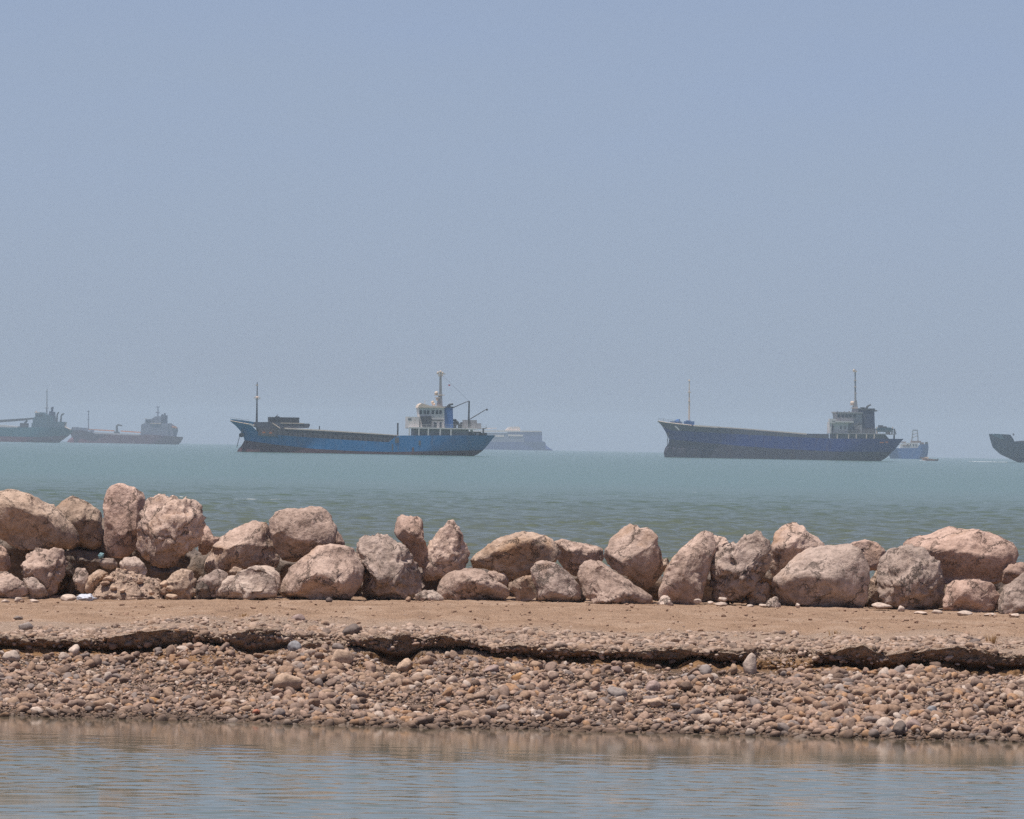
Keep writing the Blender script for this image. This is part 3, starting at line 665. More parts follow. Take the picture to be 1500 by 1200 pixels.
  'narrow ochre rock filling the gap right of the great dark faced boulder', dict(mat='tan_limestone', ridge=0.0)),
 (F_((430,600),(435,450),(450,360),(530,278),(640,238),(740,248),(805,310),(872,370),(905,440),(920,520),(915,640),(855,745),(720,750),(600,735),(500,700),(440,670)), 75.75,
  'mottled round boulder with small hollows beneath the overhanging long slab', dict(mat='grey_limestone', ridge=-0.3, pits=0.9, a=0.75, b=0.5)),
 (F_((600,270),(640,218),(680,178),(740,163),(800,180),(890,138),(970,112),(1040,130),(1150,133),(1260,153),(1350,193),(1422,240),(1468,300),(1473,360),(1420,430),(1365,480),(1340,530),(1200,525),(1050,500),(920,545),(870,440),(780,350),(680,300)), 76.2,
  'long pink topped boulder overhanging a deep black shadow near the right end', dict(mat='pink_rock', ridge=0.12, tilt=-0.1, a=0.95, b=0.95, rough=0.9, depth=0.75)),
 (F_((910,740),(912,640),(928,560),(980,508),(1080,493),(1180,493),(1300,528),(1372,545),(1330,640),(1305,740),(1170,770),(1020,762)), 75.6,
  'low brown boulder under the black shadow of the long pink topped slab', dict(mat='pink_rock', ridge=0.0, tilt=-0.5, a=0.8, b=0.5)),
 (F_((1345,430),(1400,388),(1480,368),(1560,380),(1560,480),(1380,540),(1340,520)), 76.0,
  'small boulder at the right picture edge, right of the long overhanging slab', dict(mat='pink_rock', ridge=0.0, tilt=-0.4)),
 (F_((1295,690),(1330,610),(1360,560),(1430,498),(1500,440),(1600,430),(1640,560),(1600,770),(1400,775),(1310,755)), 75.5,
  'pale rounded boulder at the lower right picture edge cut off by the frame', dict(mat='grey_limestone', ridge=-0.5, tilt=-0.3)),
]
for i, (ol, Y_, lab, kw) in enumerate(BL):
    boulder(ol, Y_, lab, seed=i, **kw)

# filler core rocks behind the gaps, the gap shade put into their colour
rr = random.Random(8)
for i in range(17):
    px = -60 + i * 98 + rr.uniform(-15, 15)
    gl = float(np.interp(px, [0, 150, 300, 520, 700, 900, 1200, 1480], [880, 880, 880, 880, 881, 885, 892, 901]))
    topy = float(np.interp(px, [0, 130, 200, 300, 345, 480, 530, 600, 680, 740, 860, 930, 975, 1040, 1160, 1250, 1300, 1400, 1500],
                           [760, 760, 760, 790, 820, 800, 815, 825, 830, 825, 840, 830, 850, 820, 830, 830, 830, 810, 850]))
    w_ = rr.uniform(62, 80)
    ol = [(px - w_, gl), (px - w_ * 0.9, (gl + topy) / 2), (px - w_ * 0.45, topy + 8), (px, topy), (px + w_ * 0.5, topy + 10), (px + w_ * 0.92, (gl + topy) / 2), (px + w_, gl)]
    boulder(ol, 77.2 + rr.uniform(-.05, .1), 'core rock darkened with gap shade, glimpsed only through the gaps between front boulders', 'dark_and_shaded_rock', seed=200 + i, sub=4, ridge=0.6, a=0.9, b=0.9, group='core rocks behind the boulders')

# rubble heap between the boulders
hp = A_((650,960),(690,880),(800,770),(870,722),(960,750),(1100,780),(1172,800),(1190,900),(1195,970))
M['rubble_earth'] = rock_mat('rubble_earth', (0.47, 0.355, 0.285), (0.38, 0.28, 0.215), (0.25, 0.18, 0.135), stain_amt=0.2, pit=1.6)
hm = boulder(hp, 75.6, 'heap of crumbly tan rubble and earth piled between boulders left of the weathered ochre one', 'rubble_earth', ridge=-0.95, a=0.45, b=0.2, pits=0.7, rough=1.2, seed=300, cuts=0, name='rubble_heap', cat='rubble heap', group=None)

# ------------------------------------------------------------------ small stones
def pebble_shape(seed, sub, amp=0.22):
    n, Fc = ico(sub); r = np.random.default_rng(seed); o = r.random(3) * 30
    V = n * (1 + amp * fbm(n * 1.3 + o, 2, seed)[:, None])
    for k in range(8):
        d = r.normal(size=3); d /= np.linalg.norm(d); p = V @ d; lim = p.max() * (0.58 + 0.25 * r.random())
        V = V - d[None] * np.clip(p - lim, 0, None)[:, None] * 0.85
    return V * np.array([1.0, 0.8, 0.62]), Fc

def swarm(name, mat, xy, z, rad, sub, seed, nshape=14, tiltamt=0.35):
    """loose stones too many to count, as one object"""
    r = np.random.default_rng(seed); n = len(xy)
    sh = [pebble_shape(seed * 50 + k, sub) for k in range(nshape)]
    nv = len(sh[0][0]); Fb = sh[0][1]
    B = np.stack([s[0] for s in sh])[r.integers(0, nshape, n)]
    sc = rad[:, None] * (0.75 + 0.5 * r.random((n, 3))); B = B * sc[:, None, :]
    yaw = r.random(n) * 6.283; tx = r.normal(0, tiltamt, n); ty = r.normal(0, tiltamt, n)
    c, s = np.cos(tx), np.sin(tx); y_ = B[:, :, 1] * c[:, None] - B[:, :, 2] * s[:, None]; z_ = B[:, :, 1] * s[:, None] + B[:, :, 2] * c[:, None]; x_ = B[:, :, 0]
    c, s = np.cos(ty), np.sin(ty); x2 = x_ * c[:, None] + z_ * s[:, None]; z2 = -x_ * s[:, None] + z_ * c[:, None]
    c, s = np.cos(yaw), np.sin(yaw); x3 = x2 * c[:, None] - y_ * s[:, None]; y3 = x2 * s[:, None] + y_ * c[:, None]
    V = np.stack([x3 + xy[:, 0:1], y3 + xy[:, 1:2], z2 + z[:, None]], -1).reshape(-1, 3)
    Fc = (Fb[None] + (np.arange(n) * nv)[:, None, None]).reshape(-1, 3)
    o = link(name, mesh_np(name, V, Fc, [M[mat]]))
    return tag(o, kind='stuff')

r = np.random.default_rng(77)
n = 66000
x = r.uniform(-7.8, 7.8, n); t = r.uniform(-0.09, 0.965, n)
s_, f_ = shoreY(x), lipY(x) + 0.12
y = s_ + (f_ - s_) * t
szn = 0.5 + 0.9 * fbm(np.stack([x * 0.9, y * 1.6, x * 0], 1), 3, 3)
big = 1.0 + 0.45 * np.clip((x - 2.2) / 2, 0, 1) + 0.12 * (np.abs(x) < 2.5) - 0.18 * (t > 0.93)
rad = np.exp(r.normal(math.log(0.0168), 0.6, n)) * np.clip(0.75 + 0.5 * szn, 0.5, 1.6) * big
rad = np.clip(rad, 0.008, 0.09)
z = slopez(x, y) + rad * r.uniform(-0.15, 0.75, n)
tag(swarm('pebbles', 'pebble', np.stack([x, y], 1), z, rad, 2, 3, tiltamt=0.5), 'brown and grey pebbles covering the sloping shore', 'pebbles')
# gravel on the crest of the scarp, thinning towards the track
n = 12600
x = r.uniform(-7.8, 7.8, n); d = np.abs(r.normal(0, 1.7, n)) + 0.02
y = lipY(x) + 0.08 + collapse(x) * 0.2 + d
rad = np.clip(np.exp(r.normal(math.log(0.018), 0.6, n)), 0.008, 0.075) * np.where(d > 3.2, 0.7, 1)
pn = fbm(np.stack([x * 0.8, y * 0.8, x * 0], 1), 2, 55)
keep = (pn > -0.35 + 0.2 * (d > 2)) & (y < 72)
x, y, rad, d = x[keep], y[keep], rad[keep], d[keep]
z = topz(x, y) + rad * 0.12
tag(swarm('gravel', 'gravel', np.stack([x, y], 1), z, rad, 2, 4, tiltamt=0.2), 'pale gravel along the top edge of the eroded scarp', 'gravel')
# crumbs of earth and stone on the scarp face and collapsed pieces at its foot
n = 2600
x = r.uniform(-6.8, 6.8, n); x = x[collapse(x) > 0.3]; n = len(x); cpx = collapse(x); t = r.random(n)
y = lipY(x) + 0.03 - 0.02 * r.random(n) + np.where(cpx > 0.3, 0.35 * t, 0.0)
zz = np.where(cpx > 0.3, footz(x) + (lipz(x) - footz(x)) * t, lipz(x) - 0.09 * t ** 2)
rad = np.clip(np.exp(r.normal(math.log(0.017), 0.45, n)), 0.008, 0.05)
tag(swarm('scarp_rubble', 'gravel', np.stack([x, y], 1), zz, rad, 2, 6), 'small stones stuck in the edge of the eroded scarp', 'rubble')
n = 700
x = r.uniform(-6.8, 6.8, n); t = r.beta(3, 1.2, n); cpx = collapse(x); x, t = x[cpx < 0.5], t[cpx < 0.5]; n = len(x)
rad = np.clip(np.exp(r.normal(math.log(0.022), 0.5, n)), 0.008, 0.06)
y = lipY(x) + 0.05 + 0.07 * (1 - t) + rad * 0.15
zz = footz(x) + (lipz(x) - footz(x)) * t - 0.02
tag(swarm('scarp_stones', 'pebble', np.stack([x, y], 1), zz, rad, 2, 9), 'stones embedded in the shaded face of the scarp', 'stones')
n = 420
x = r.uniform(-6.8, 6.8, n); rad = np.clip(np.exp(r.normal(math.log(0.034), 0.42, n)), 0.015, 0.085)
y = lipY(x) + 0.07 + collapse(x) * 0.3 + np.abs(r.normal(0, 0.16, n))
tag(swarm('ledge_stones', 'cobble_earth', np.stack([x, y], 1), topz(x, y) - 0.01 + rad * 0.1, rad, 2, 15), 'earth caked stones breaking out of the ledge rim', 'stones')
# scattered dark clods on the sandy track
n = 1100
x = r.uniform(-7.4, 7.4, n); y = r.uniform(67.5, 74.7, n); rad = np.clip(np.exp(r.normal(math.log(0.012), 0.6, n)), 0.005, 0.04)
tag(swarm('clods', 'stone_brown', np.stack([x, y], 1), topz(x, y) + rad * 0.3, rad, 2, 7), 'small dark clods scattered over the sandy track', 'clods')

# individual stones one can point at on the shore
cob_me = []
for k in range(14):
    V, Fc = pebble_shape(900 + k, 3, 0.2)
    q = V * 1.0; V = V + V * (0.05 * fbm(q * 5 + k, 2, k))[:, None]
    cob_me.append((V, Fc))
_cm = {}
def cob_mesh(k, mat):
    if (k, mat) not in _cm: _cm[(k, mat)] = mesh_np('cobble', cob_me[k][0], cob_me[k][1], [M[mat]])
    return _cm[(k, mat)]

def ground_hit(px, py, top=False):
    """where the pixel's ray meets the slope (or the flat top)"""
    lo, hi = (64.3, 79.0) if top else (57.0, 64.4)
    Yv = np.linspace(lo, hi, 260)
    p0, p1 = at(px, py, lo), at(px, py, hi); k = (Yv - lo) / (hi - lo)
    xx = p0.x + (p1.x - p0.x) * k; zz = p0.z + (p1.z - p0.z) * k
    g = (topz if top else slopez)(xx, Yv)
    hit = np.nonzero(zz <= g)[0]
    return at(px, py, Yv[hit[0]] if len(hit) else hi)

def stone(px, py, w_, h_, label, mat, k, rz=0.0, top=False, cat='stone', name='stone', group=None, tilt=0.0):
    """px, py = middle of the stone in the photo; w_, h_ = its size there"""
    p = ground_hit(px, py + h_ * 0.46, top)
    m_ = p.y / PXF; sx = w_ * m_ / 2 / 0.93; sz = h_ * m_ / 2 / 0.58
    o = link(name, cob_mesh(k % 14, mat), loc=(p.x, p.y + sx * 0.5, p.z + h_ * m_ * 0.42))
    o.scale = (sx, sx * 1.05, sz); o.rotation_euler = (0, tilt, rz)
    tag(o, label, cat, group)
    return o

ST = [
 (420, 999, 47, 36, 'largest pale tan rounded stone lying alone on the pebble shore', 'stone_tan'),
 (501, 964, 33, 28, 'pale rounded stone up the slope right of the blue grey angular stone', 'stone_tan'),
 (432, 948, 21, 19, 'blue grey angular stone lodged just under the scarp edge', 'stone_blue'),
 (16, 963, 28, 20, 'smooth whitish oval stone at the left picture edge below the scarp', 'stone_pale'),
 (93, 963, 17, 15, 'small pale stone, lower left one of a touching pair below the scarp', 'stone_pale'),
 (108, 953, 16, 19, 'small pale stone, upper right one of a touching pair below the scarp', 'stone_pale'),
 (265, 951, 21, 11, 'flat pale stone lying on loose earth below the longest dark undercut', 'stone_pale'),
 (1099, 973, 26, 34, 'upright pale grey stone standing against the scarp right of the middle', 'stone_pale'),
 (904, 1015, 27, 19, 'dark grey smooth stone mid slope right of the picture middle', 'stone_grey'),
 (955, 1007, 25, 22, 'mauve brown rounded stone beside the dark grey smooth one', 'stone_mauve'),
 (957, 1028, 36, 19, 'broad tan stone just below the mauve brown rounded one', 'stone_tan'),
 (759, 992, 22, 17, 'bright orange stone mid slope at the picture middle', 'stone_orange'),
 (594, 977, 24, 22, 'pale stone on the slope directly below the deepest black undercut', 'stone_tan'),
 (549, 954, 14, 14, 'little round stone right under the shaded scarp left of the middle', 'stone_tan'),
 (627, 967, 22, 20, 'brownish rounded stone right of the deepest black undercut', 'stone_brown'),
 (580, 995, 22, 21, 'pale tan rounded stone below its paler twin under the black undercut', 'stone_tan'),
 (1033, 984, 19, 22, 'grey egg shaped stone near the scarp foot left of the upright pale one', 'stone_grey'),
 (901, 982, 20, 12, 'mauve flat stone near the scarp foot above the dark grey smooth one', 'stone_mauve'),
 (1297, 1062, 30, 23, 'large pale grey stone at the waterline on the right', 'stone_pale'),
 (1317, 1068, 18, 26, 'dark grey wet stone wedged right of the large pale one at the waterline', 'stone_dark'),
 (1336, 1063, 26, 22, 'mauve stone at the waterline right of the dark wet one', 'stone_mauve'),
 (1365, 1041, 22, 15, 'smooth blue grey stone above the waterline cluster on the right', 'stone_blue'),
 (1289, 1041, 28, 24, 'brown rough stone just above the large pale one by the water', 'stone_brown'),
 (1370, 1076, 26, 17, 'tan slanted stone touching the water at the lower right', 'stone_tan'),
 (1227, 1055, 22, 17, 'mauve grey oval stone near the water left of the right cluster', 'stone_mauve'),
 (1195, 1048, 24, 15, 'slanting tan stone near the water left of the mauve grey oval', 'stone_tan'),
 (1162, 1057, 24, 13, 'dark brown flat stone near the water left of the slanting tan one', 'stone_brown'),
 (1318, 982, 21, 16, 'grey rounded stone resting in the long dark undercut on the right', 'stone_grey'),
 (780, 1044, 19, 15, 'pale tan stone close to the water at the picture middle', 'stone_pale'),
 (38, 1023, 34, 17, 'wide flat brown stone low on the slope at far left', 'stone_brown'),
 (54, 1042, 20, 13, 'pale stone at the waterline on the far left', 'stone_pale'),
 (136, 1024, 26, 15, 'orange tan stone low on the slope at left', 'stone_tan'),
 (224, 1028, 20, 13, 'ochre stone low on the slope right of the orange tan one', 'stone_orange'),
 (719, 981, 26, 13, 'grey brown flat stone high on the slope left of the orange one', 'stone_mauve'),
 (748, 978, 22, 15, 'tan wedge stone high on the slope just above the bright orange one', 'stone_tan'),
 (1214, 1027, 26, 14, 'brown slab stone mid slope on the right under the collapsed earth', 'stone_brown'),
 (1238, 1038, 14, 8, 'small bluish white flat stone mid slope on the right', 'stone_pale'),
 (374, 1043, 14, 9, 'reddish stone near the water left of the middle', 'stone_red'),
 (1005, 990, 17, 13, 'small grey stone at the scarp foot beside the grey egg shaped one', 'stone_grey'),
 (37, 917, 22, 14, 'grey stone sitting on the scarp top at the far left', 'stone_grey', True),
 (516, 925, 26, 20, 'dark grey stone sticking out of the scarp top left of the middle', 'stone_dark', True),
 (436, 905, 20, 12, 'brown stone on the scarp top above the collapsed earth', 'stone_mauve', True),
 (26, 905, 14, 8, 'flat grey stone on the gravel behind the scarp at far left', 'stone_grey', True),
 (152, 924, 12, 10, 'small dark stone embedded in the scarp top at left', 'stone_dark', True),
 (1428, 940, 18, 9, 'dark flat stone on the scarp top beside the dry grass tuft', 'stone_dark', True),
 (1261, 921, 6, 5, 'tiny dark stone on the sandy track at right', 'stone_dark', True),
 (482, 879.5, 11, 8, 'dark brown clod on the sand before the big triangular boulder', 'stone_dark', True),
 (598, 878, 8, 8, 'brown clod on the sand beside the flat whitish stone', 'stone_brown', True),
]
for i, s in enumerate(ST):
    stone(s[0], s[1], s[2], s[3], s[4], s[5], i, rz=(i * 1.7) % 0.9 - 0.45, top=len(s) > 6, tilt=((i * 37) % 11 - 5) * 0.035)

# pale stones along the foot of the boulders
FT = [(8, 881, 12, 7), (27, 879, 14, 8), (50, 881, 16, 6), (100, 877, 24, 12), (124, 879, 10, 5)]
FL = ['tiny pale stone at the foot of the low slanted boulder, nearest the left edge', 'pointed white stone at the foot of the low slanted boulder',
      'flat pale stone on the sand below the grey wedge rock', 'tan stone on the sand touching the white plastic bag', 'tiny pale stone right beside the white plastic bag']
FT += [(1022, 881, 12, 7), (1041, 883, 9, 5), (1056, 885, 26, 6), (1059, 878, 12, 7), (1098, 888, 12, 5), (1117, 887, 12, 5), (1169, 887, 7, 8)]
FL += ['small flat stone on the sand at right foot of the tall leaning boulder', 'tiny stone on the sand before the ragged undercut boulder', 'long flat whitish stone on the sand before the ragged undercut boulder',
       'pale stone on top of the long flat whitish one', 'brown pebble on the sand below the ragged undercut boulder', 'second pebble on the sand left of the pale triangular stone', 'tiny upright stone before the dark face of the great boulder']
FT += [(1290, 889, 30, 10), (1320, 893, 12, 10), (1350, 898, 20, 6), (1373, 897, 16, 7), (1414, 899, 24, 8), (1452, 901, 24, 6), (1487, 902, 16, 6)]
FL += ['wide pale stone under the narrow ochre rock', 'pinkish stone at left foot of the mottled round boulder', 'flat stone at the foot of the mottled round boulder', 'pale stone in the gap right of the mottled round boulder',
       'white rounded stone before the low brown boulder', 'long low whitish stone right of the white rounded one', 'small pale stone at the right edge below the pale rounded boulder']
FT += [(240, 856, 12, 11), (248, 862, 13, 9), (240, 866, 11, 10), (252, 874, 16, 9)]
FL += ['brown round stone, topmost of the little pile right of the rubble heap', 'ochre stone in the middle of the little pile right of the rubble heap', 'pale round stone at left in the little pile by the rubble heap', 'grey stone at the bottom of the little pile by the rubble heap']
FT += [(158, 848, 17, 8), (154, 854, 16, 9), (166, 861, 11, 7), (180, 866, 9, 6), (205, 852, 10, 7), (222, 868, 9, 8)]
FL += ['flat grey stone lying on the upper left of the rubble heap', 'dark oval stone on the left flank of the rubble heap', 'small tan stone in the middle of the rubble heap', 'tiny tan stone low on the rubble heap', 'pale chip near the top of the rubble heap', 'small stone at right side of the rubble heap']
for i, ((px, py, w_, h_), lab) in enumerate(zip(FT, FL)):
    onheap = 150 < px < 256 and py < 876
    if onheap:
        Yv = 75.2 + (878 - py) * 0.009 if px < 232 else 75.25 + (878 - py) * 0.008
        p = at(px, py, Yv); m_ = Yv / PXF
        o = link('stone', cob_mesh(i % 14, 'stone_brown' if i % 3 == 0 else 'stone_tan'), loc=p); o.scale = (w_ * m_ / 1.86, w_ * m_ / 1.7, h_ * m_ / 1.16); tag(o, lab, 'stone', 'stones at the foot of the boulders')
    else:
        p = at(px, py, 75.0); p = ground_hit(px, py + h_ * 0.3, True); p.y = min(p.y, 75.05)
        p = at(px, py, p.y - 0.0); m_ = p.y / PXF
        o = link('stone', cob_mesh(i % 14, 'stone_pale'), loc=p); o.scale = (w_ * m_ / 1.86, w_ * m_ / 1.7, h_ * m_ / 1.1); o.rotation_euler = (0, 0, i * 0.8); tag(o, lab, 'stone', 'stones at the foot of the boulders')

# about 240 loose cobbles among the pebbles, all of one kind
rr = random.Random(21); nst = 0; tries = 0
spots = [(s[0], s[1], s[2]) for s in ST]
while nst < 235 and tries < 4000:
    tries += 1
    px = rr.uniform(3, 1497); t = rr.random() ** 0.9
    ft = float(np.interp(px, lp, lf)) + 6; sh = float(np.interp(px, SHX, SHY)) - 2
    py = ft + (sh - ft) * t
    w_ = min(22, 9.5 + rr.expovariate(1 / 3.2)) * (1.15 if px > 1120 else 1) * rr.choice((0.85, 1, 1, 1.15))
    if any(abs(px - a_) < (w_ + c_) * 0.5 and abs(py - b_) < (w_ + c_) * 0.38 for a_, b_, c_ in spots): continue
    spots.append((px, py, w_)); nst += 1
    stone(px, py, w_, w_ * rr.uniform(0.5, 0.8), 'loose fist sized brown or grey cobble among the smaller pebbles of the shore', 'cobble', rr.randrange(14), rr.uniform(-0.7, 0.7), cat='cobble', name='cobble', group='loose cobbles on the shore', tilt=rr.uniform(-.3, .3))

# crumbs on the rubble heap
hv_ = np.zeros(len(hm.data.vertices) * 3, np.float32); hm.data.vertices.foreach_get('co', hv_); hv_ = hv_.reshape(-1, 3) + np.array(hm.location)
rr2 = np.random.default_rng(4); fv_ = hv_[(hv_[:, 1] < 75.62)]; fv_ = fv_[rr2.integers(0, len(fv_), 330)]
cr_ = np.clip(np.exp(rr2.normal(math.log(0.014), 0.5, 330)), 0.007, 0.045)
hc = swarm('crumbs', 'gravel', fv_[:, :2], fv_[:, 2], cr_, 2, 13); hc.data.transform(Matrix.Translation(-hm.location)); hc.parent = hm
# white plastic bag and teal scrap caught between the stones
V, Fc = ico(4); q = V + 0.28 * fbm(V * 2.2 + 4, 3, 8)[:, None] * V + 0.1 * (1 - 2 * np.abs(fbm(V * 5, 2, 9)))[:, None] * V
p = at(126, 876.5, 74.95); o = link('plastic_bag', mesh_np('plastic_bag', q * np.array([0.112, 0.09, 0.05]), Fc, [M['plastic']]), loc=p); o.location.z += 0.0
tag(o, 'crumpled white plastic bag on the sand left of the rubble heap', 'plastic bag')
p = at(148, 814, 75.9); q = V * (1 + 0.3 * fbm(V * 2 + 9, 2, 3)[:, None])
o = link('plastic_scrap', mesh_np('plastic_scrap', q * np.array([0.034, 0.03, 0.04]), Fc, [M['plastic_teal']]), loc=p); o.rotation_euler = (0, 0.6, 0); tag(o, 'small teal plastic scrap perched above the oval grey stone', 'litter')
# dry grass tufts on the scarp top
def tuft(px, py, h, n, label):
    p = ground_hit(px, py, True); rg_ = random.Random(px); mb = MB()
    for k in range(n):
        a = rg_.uniform(0, 6.28); d = rg_.uniform(0, 0.05); l_ = h * rg_.uniform(0.6, 1.1); lean = rg_.uniform(0.1, 0.5) * l_
        b0 = Vector((math.cos(a) * d * 1.3, math.sin(a) * d, -0.01)); b1 = b0 + Vector((math.cos(a) * lean, math.sin(a) * lean, l_))
        md = (b0 + b1) / 2 + Vector((0, 0, l_ * 0.12))
        mb.tube(b0, md, 0.0045, 0.0035, 4); mb.tube(md, b1, 0.0035, 0.001, 4)
    o = mb.build('grass_tuft', M['dry_grass'], loc=p); tag(o, label, 'grass tuft')
tuft(1452, 944, 0.13, 40, 'dry orange grass tuft standing on the scarp top at right')
tuft(1222, 931, 0.08, 26, 'tiny dry grass tuft on the scarp top above the collapsed earth')
tuft(357, 903, 0.05, 26, 'low ochre patch of dry grass at the track edge left of the middle')

# ------------------------------------------------------------------ ships
class Ship:
    def __init__(s, name, label, cat, off, sc, ox, oy, D, yaw=0.0, beam=6.0, group='ships anchored off the shore'):
        s.off, s.sc, s.D = off, sc, D
        o = at(off[0] + ox / sc, off[1] + oy / sc, D); s.O = o; s.yaw = math.radians(yaw); s.B = beam
        s.root = empty(name, (o.x, D, 0), s.yaw); tag(s.root, label, cat, group)
    def P(s, zx, zy):
        p = at(s.off[0] + zx / s.sc, s.off[1] + zy / s.sc, s.D)
        return ((p.x - s.O.x) / math.cos(s.yaw), p.z)
    def L(s, pts): return [s.P(*p) for p in pts]
    def hull(s, bow, stern, bands, mats, deckmat='steel_dark', n=150, entry=(0.13, 0.3), transom=0.72):
        bw = sorted(s.L(bow), key=lambda p: p[1]); st = sorted(s.L(stern), key=lambda p: p[1])
        xb = lambda z: np.interp(z, [p[1] for p in bw], [p[0] for p in bw]); xs_ = lambda z: np.interp(z, [p[1] for p in st], [p[0] for p in st])
        bl = [s.L(b) for b in bands]
        bz = [lambda x, b=b: np.interp(x, [p[0] for p in b], [p[1] for p in b]) for b in bl]
        S = 0.5 - 0.5 * np.cos(np.linspace(0, math.pi, n)); S = 0.6 * S + 0.4 * np.linspace(0, 1, n)
        rows, rmat = [], []
        def rowz(f):
            z = np.full(n, 3.0)
            for _ in range(5): z = f(xb(z) * (1 - S) + xs_(z) * S)
            return z
        zs = [np.full(n, -2.5), np.full(n, 0.0)] + [rowz(f) for f in bz]
        zd = zs[-1]
        lv = []
        for a in range(len(zs) - 1):
            k = 4
            for t in np.linspace(0, 1, k, endpoint=False): lv.append((zs[a] * (1 - t) + zs[a + 1] * t, max(0, a - 1)))
        lv.append((zd, len(bands) - 1))
        pts = []
        for z, m_ in lv:
            x = xb(z) * (1 - S) + xs_(z) * S
            h = np.clip(z / np.maximum(zd, 0.5), 0, 1); e = 1 - S
            ez = lambda q: np.sin(0.5 * math.pi * np.minimum(1, q))
            ln_d = ez(S / (entry[0] * 1.9)) ** 0.62; ln_w = ez(S / (entry[1] * 1.25)) ** 0.85
            sn_d = transom + (1 - transom) * ez(e / 0.12) ** 0.8; sn_w = 0.12 + 0.88 * ez(e / 0.27) ** 0.8
            b_ = s.B * (ln_w + (ln_d - ln_w) * h ** 1.3) * (sn_w + (sn_d - sn_w) * h ** 0.8)
            pts.append((x, b_, z))
        R = len(lv); V = []; Fc = []; mi = []
        for i in range(n):
            for (x, b_, z) in pts: V.append((x[i], -b_[i], z[i]))
            for (x, b_, z) in pts[::-1]: V.append((x[i], b_[i], z[i]))
        W = 2 * R
        for i in range(n - 1):
            for k in range(W - 1):
                a = i * W + k; Fc.append((a, a + 1, a + W + 1, a + W))
                if k < R - 1: mi.append(lv[k][1])
                elif k == R - 1: mi.append(len(mats))
                else: mi.append(lv[W - 2 - k][1])
        i = n - 1
        for k in range(R - 1):
            Fc.append((i * W + k, i * W + k + 1, i * W + W - 2 - k, i * W + W - 1 - k)); mi.append(lv[k][1])
        me = mesh_np('hull', V, Fc, [M[q] for q in mats] + [M[deckmat]], smooth=False, mi=mi)
        bm = bmesh.new(); bm.from_mesh(me); bmesh.ops.recalc_face_normals(bm, faces=bm.faces); bm.to_mesh(me); bm.free()
        return link('hull', me, s.root)
    def box(s, mb, zx0, zy0, zx1, zy1, y0, y1):
        x0 = s.P(zx0, (zy0 + zy1) / 2)[0]; x1 = s.P(zx1, (zy0 + zy1) / 2)[0]
        z1 = s.P((zx0 + zx1) / 2, zy0)[1]; z0 = s.P((zx0 + zx1) / 2, zy1)[1]
        return mb.box(x0, x1, y0, y1, z0, z1)
    def pole(s, mb, a, b, r0, r1=None, ya=0.0, yb=None, n=6):
        (x0, z0), (x1, z1) = s.P(*a), s.P(*b)
        return mb.tube((x0, ya, z0), (x1, ya if yb is None else yb, z1), r0, r1, n)
    def part(s, name, mat, items, parent=None, smooth=False):
        """items: ('b', zx0, zy0, zx1, zy1, y0, y1) box, ('p', poly, y0, y1) extruded outline, ('t', a, b, r0, r1, y) tube, ('o', zx, zy, y, r) ball"""
        mb = MB()
        for it in items:
            if it[0] == 'b': s.box(mb, *it[1:])
            elif it[0] == 'p': mb.prism(s.L(it[1]), it[2], it[3])
            elif it[0] == 't': s.pole(mb, it[1], it[2], it[3], it[4], *it[5:])
            elif it[0] == 'o': x, z = s.P(it[1], it[2]); mb.ball((x, it[3], z), it[4])
        return mb.build(name, M[mat], parent or s.root, smooth)
    def rail(s, pts, h, y, mat='ship_white', step=1.6, r=0.05, name='railing'):
        mb = MB(); q = s.L(pts)
        for (x0, z0), (x1, z1) in zip(q[:-1], q[1:]):
            for f in (1.0, 0.5): mb.tube((x0, y, z0 + h * f), (x1, y, z1 + h * f), r, r, 4)
            k = max(1, int(abs(x1 - x0) / step))
            for i in range(k + 1):
                t = i / k; mb.tube((x0 + (x1 - x0) * t, y, z0 + (z1 - z0) * t), (x0 + (x1 - x0) * t, y, z0 + (z1 - z0) * t + h), r, r, 4)
        return mb.build(name, M[mat], s.root)

# --- the bright blue coaster in the middle
s = Ship('cargo_ship', 'bright blue coastal freighter with dull red waterline and white wheelhouse aft', 'cargo ship', (320, 530), 1500 / 420, 720, 485, 1750, 7, 6.2)
s.hull([(64, 311), (88, 330), (112, 352), (124, 372), (138, 396), (139, 412), (124, 440), (104, 460), (97, 478), (96, 520)],
       [(1441, 385), (1424, 405), (1400, 440), (1378, 466), (1350, 486), (1325, 498), (1290, 520)],
       [[(60, 408), (140, 411), (300, 434), (500, 456), (700, 467), (900, 472), (1100, 468), (1440, 462)],
        [(60, 310), (120, 322), (190, 336), (203, 338), (206, 372), (300, 383), (480, 397), (700, 411), (880, 421), (905, 398), (940, 386), (1450, 385)]],
       ['boot_red', 'hull_blue'])
s.part('bulwark', 'hull_teal_bow', [('p', [(64, 310), (120, 321), (200, 335), (204, 318), (130, 306), (75, 300)], -0.5, 0.5)])
s.part('rail_cap', 'ship_cream', [('t', (64, 309), (130, 322), 0.14, 0.14, -2.2), ('t', (130, 322), (200, 336), 0.16, 0.16, -3.9)])
s.part('bow_marking', 'ship_white', [('p', [(152, 322), (170, 324), (184, 335), (176, 337), (158, 330)], -4.6, -4.2)])
s.part('anchor', 'steel_dark', [('p', [(110, 378), (118, 372), (134, 376), (136, 390), (124, 396), (110, 391)], -1.6, -0.9), ('t', (122, 372), (130, 352), 0.16, 0.16, -1.2)])
s.part('anchor_chain', 'steel_dark', [('t', (112, 392), (98, 448), 0.1, 0.1, -1.3)])
s.part('hatch_coaming', 'hatch_dark', [('p', [(206, 385), (206, 346), (325, 348), (560, 362), (930, 386), (930, 420), (880, 428), (480, 404)], -5.0, 5.0)])
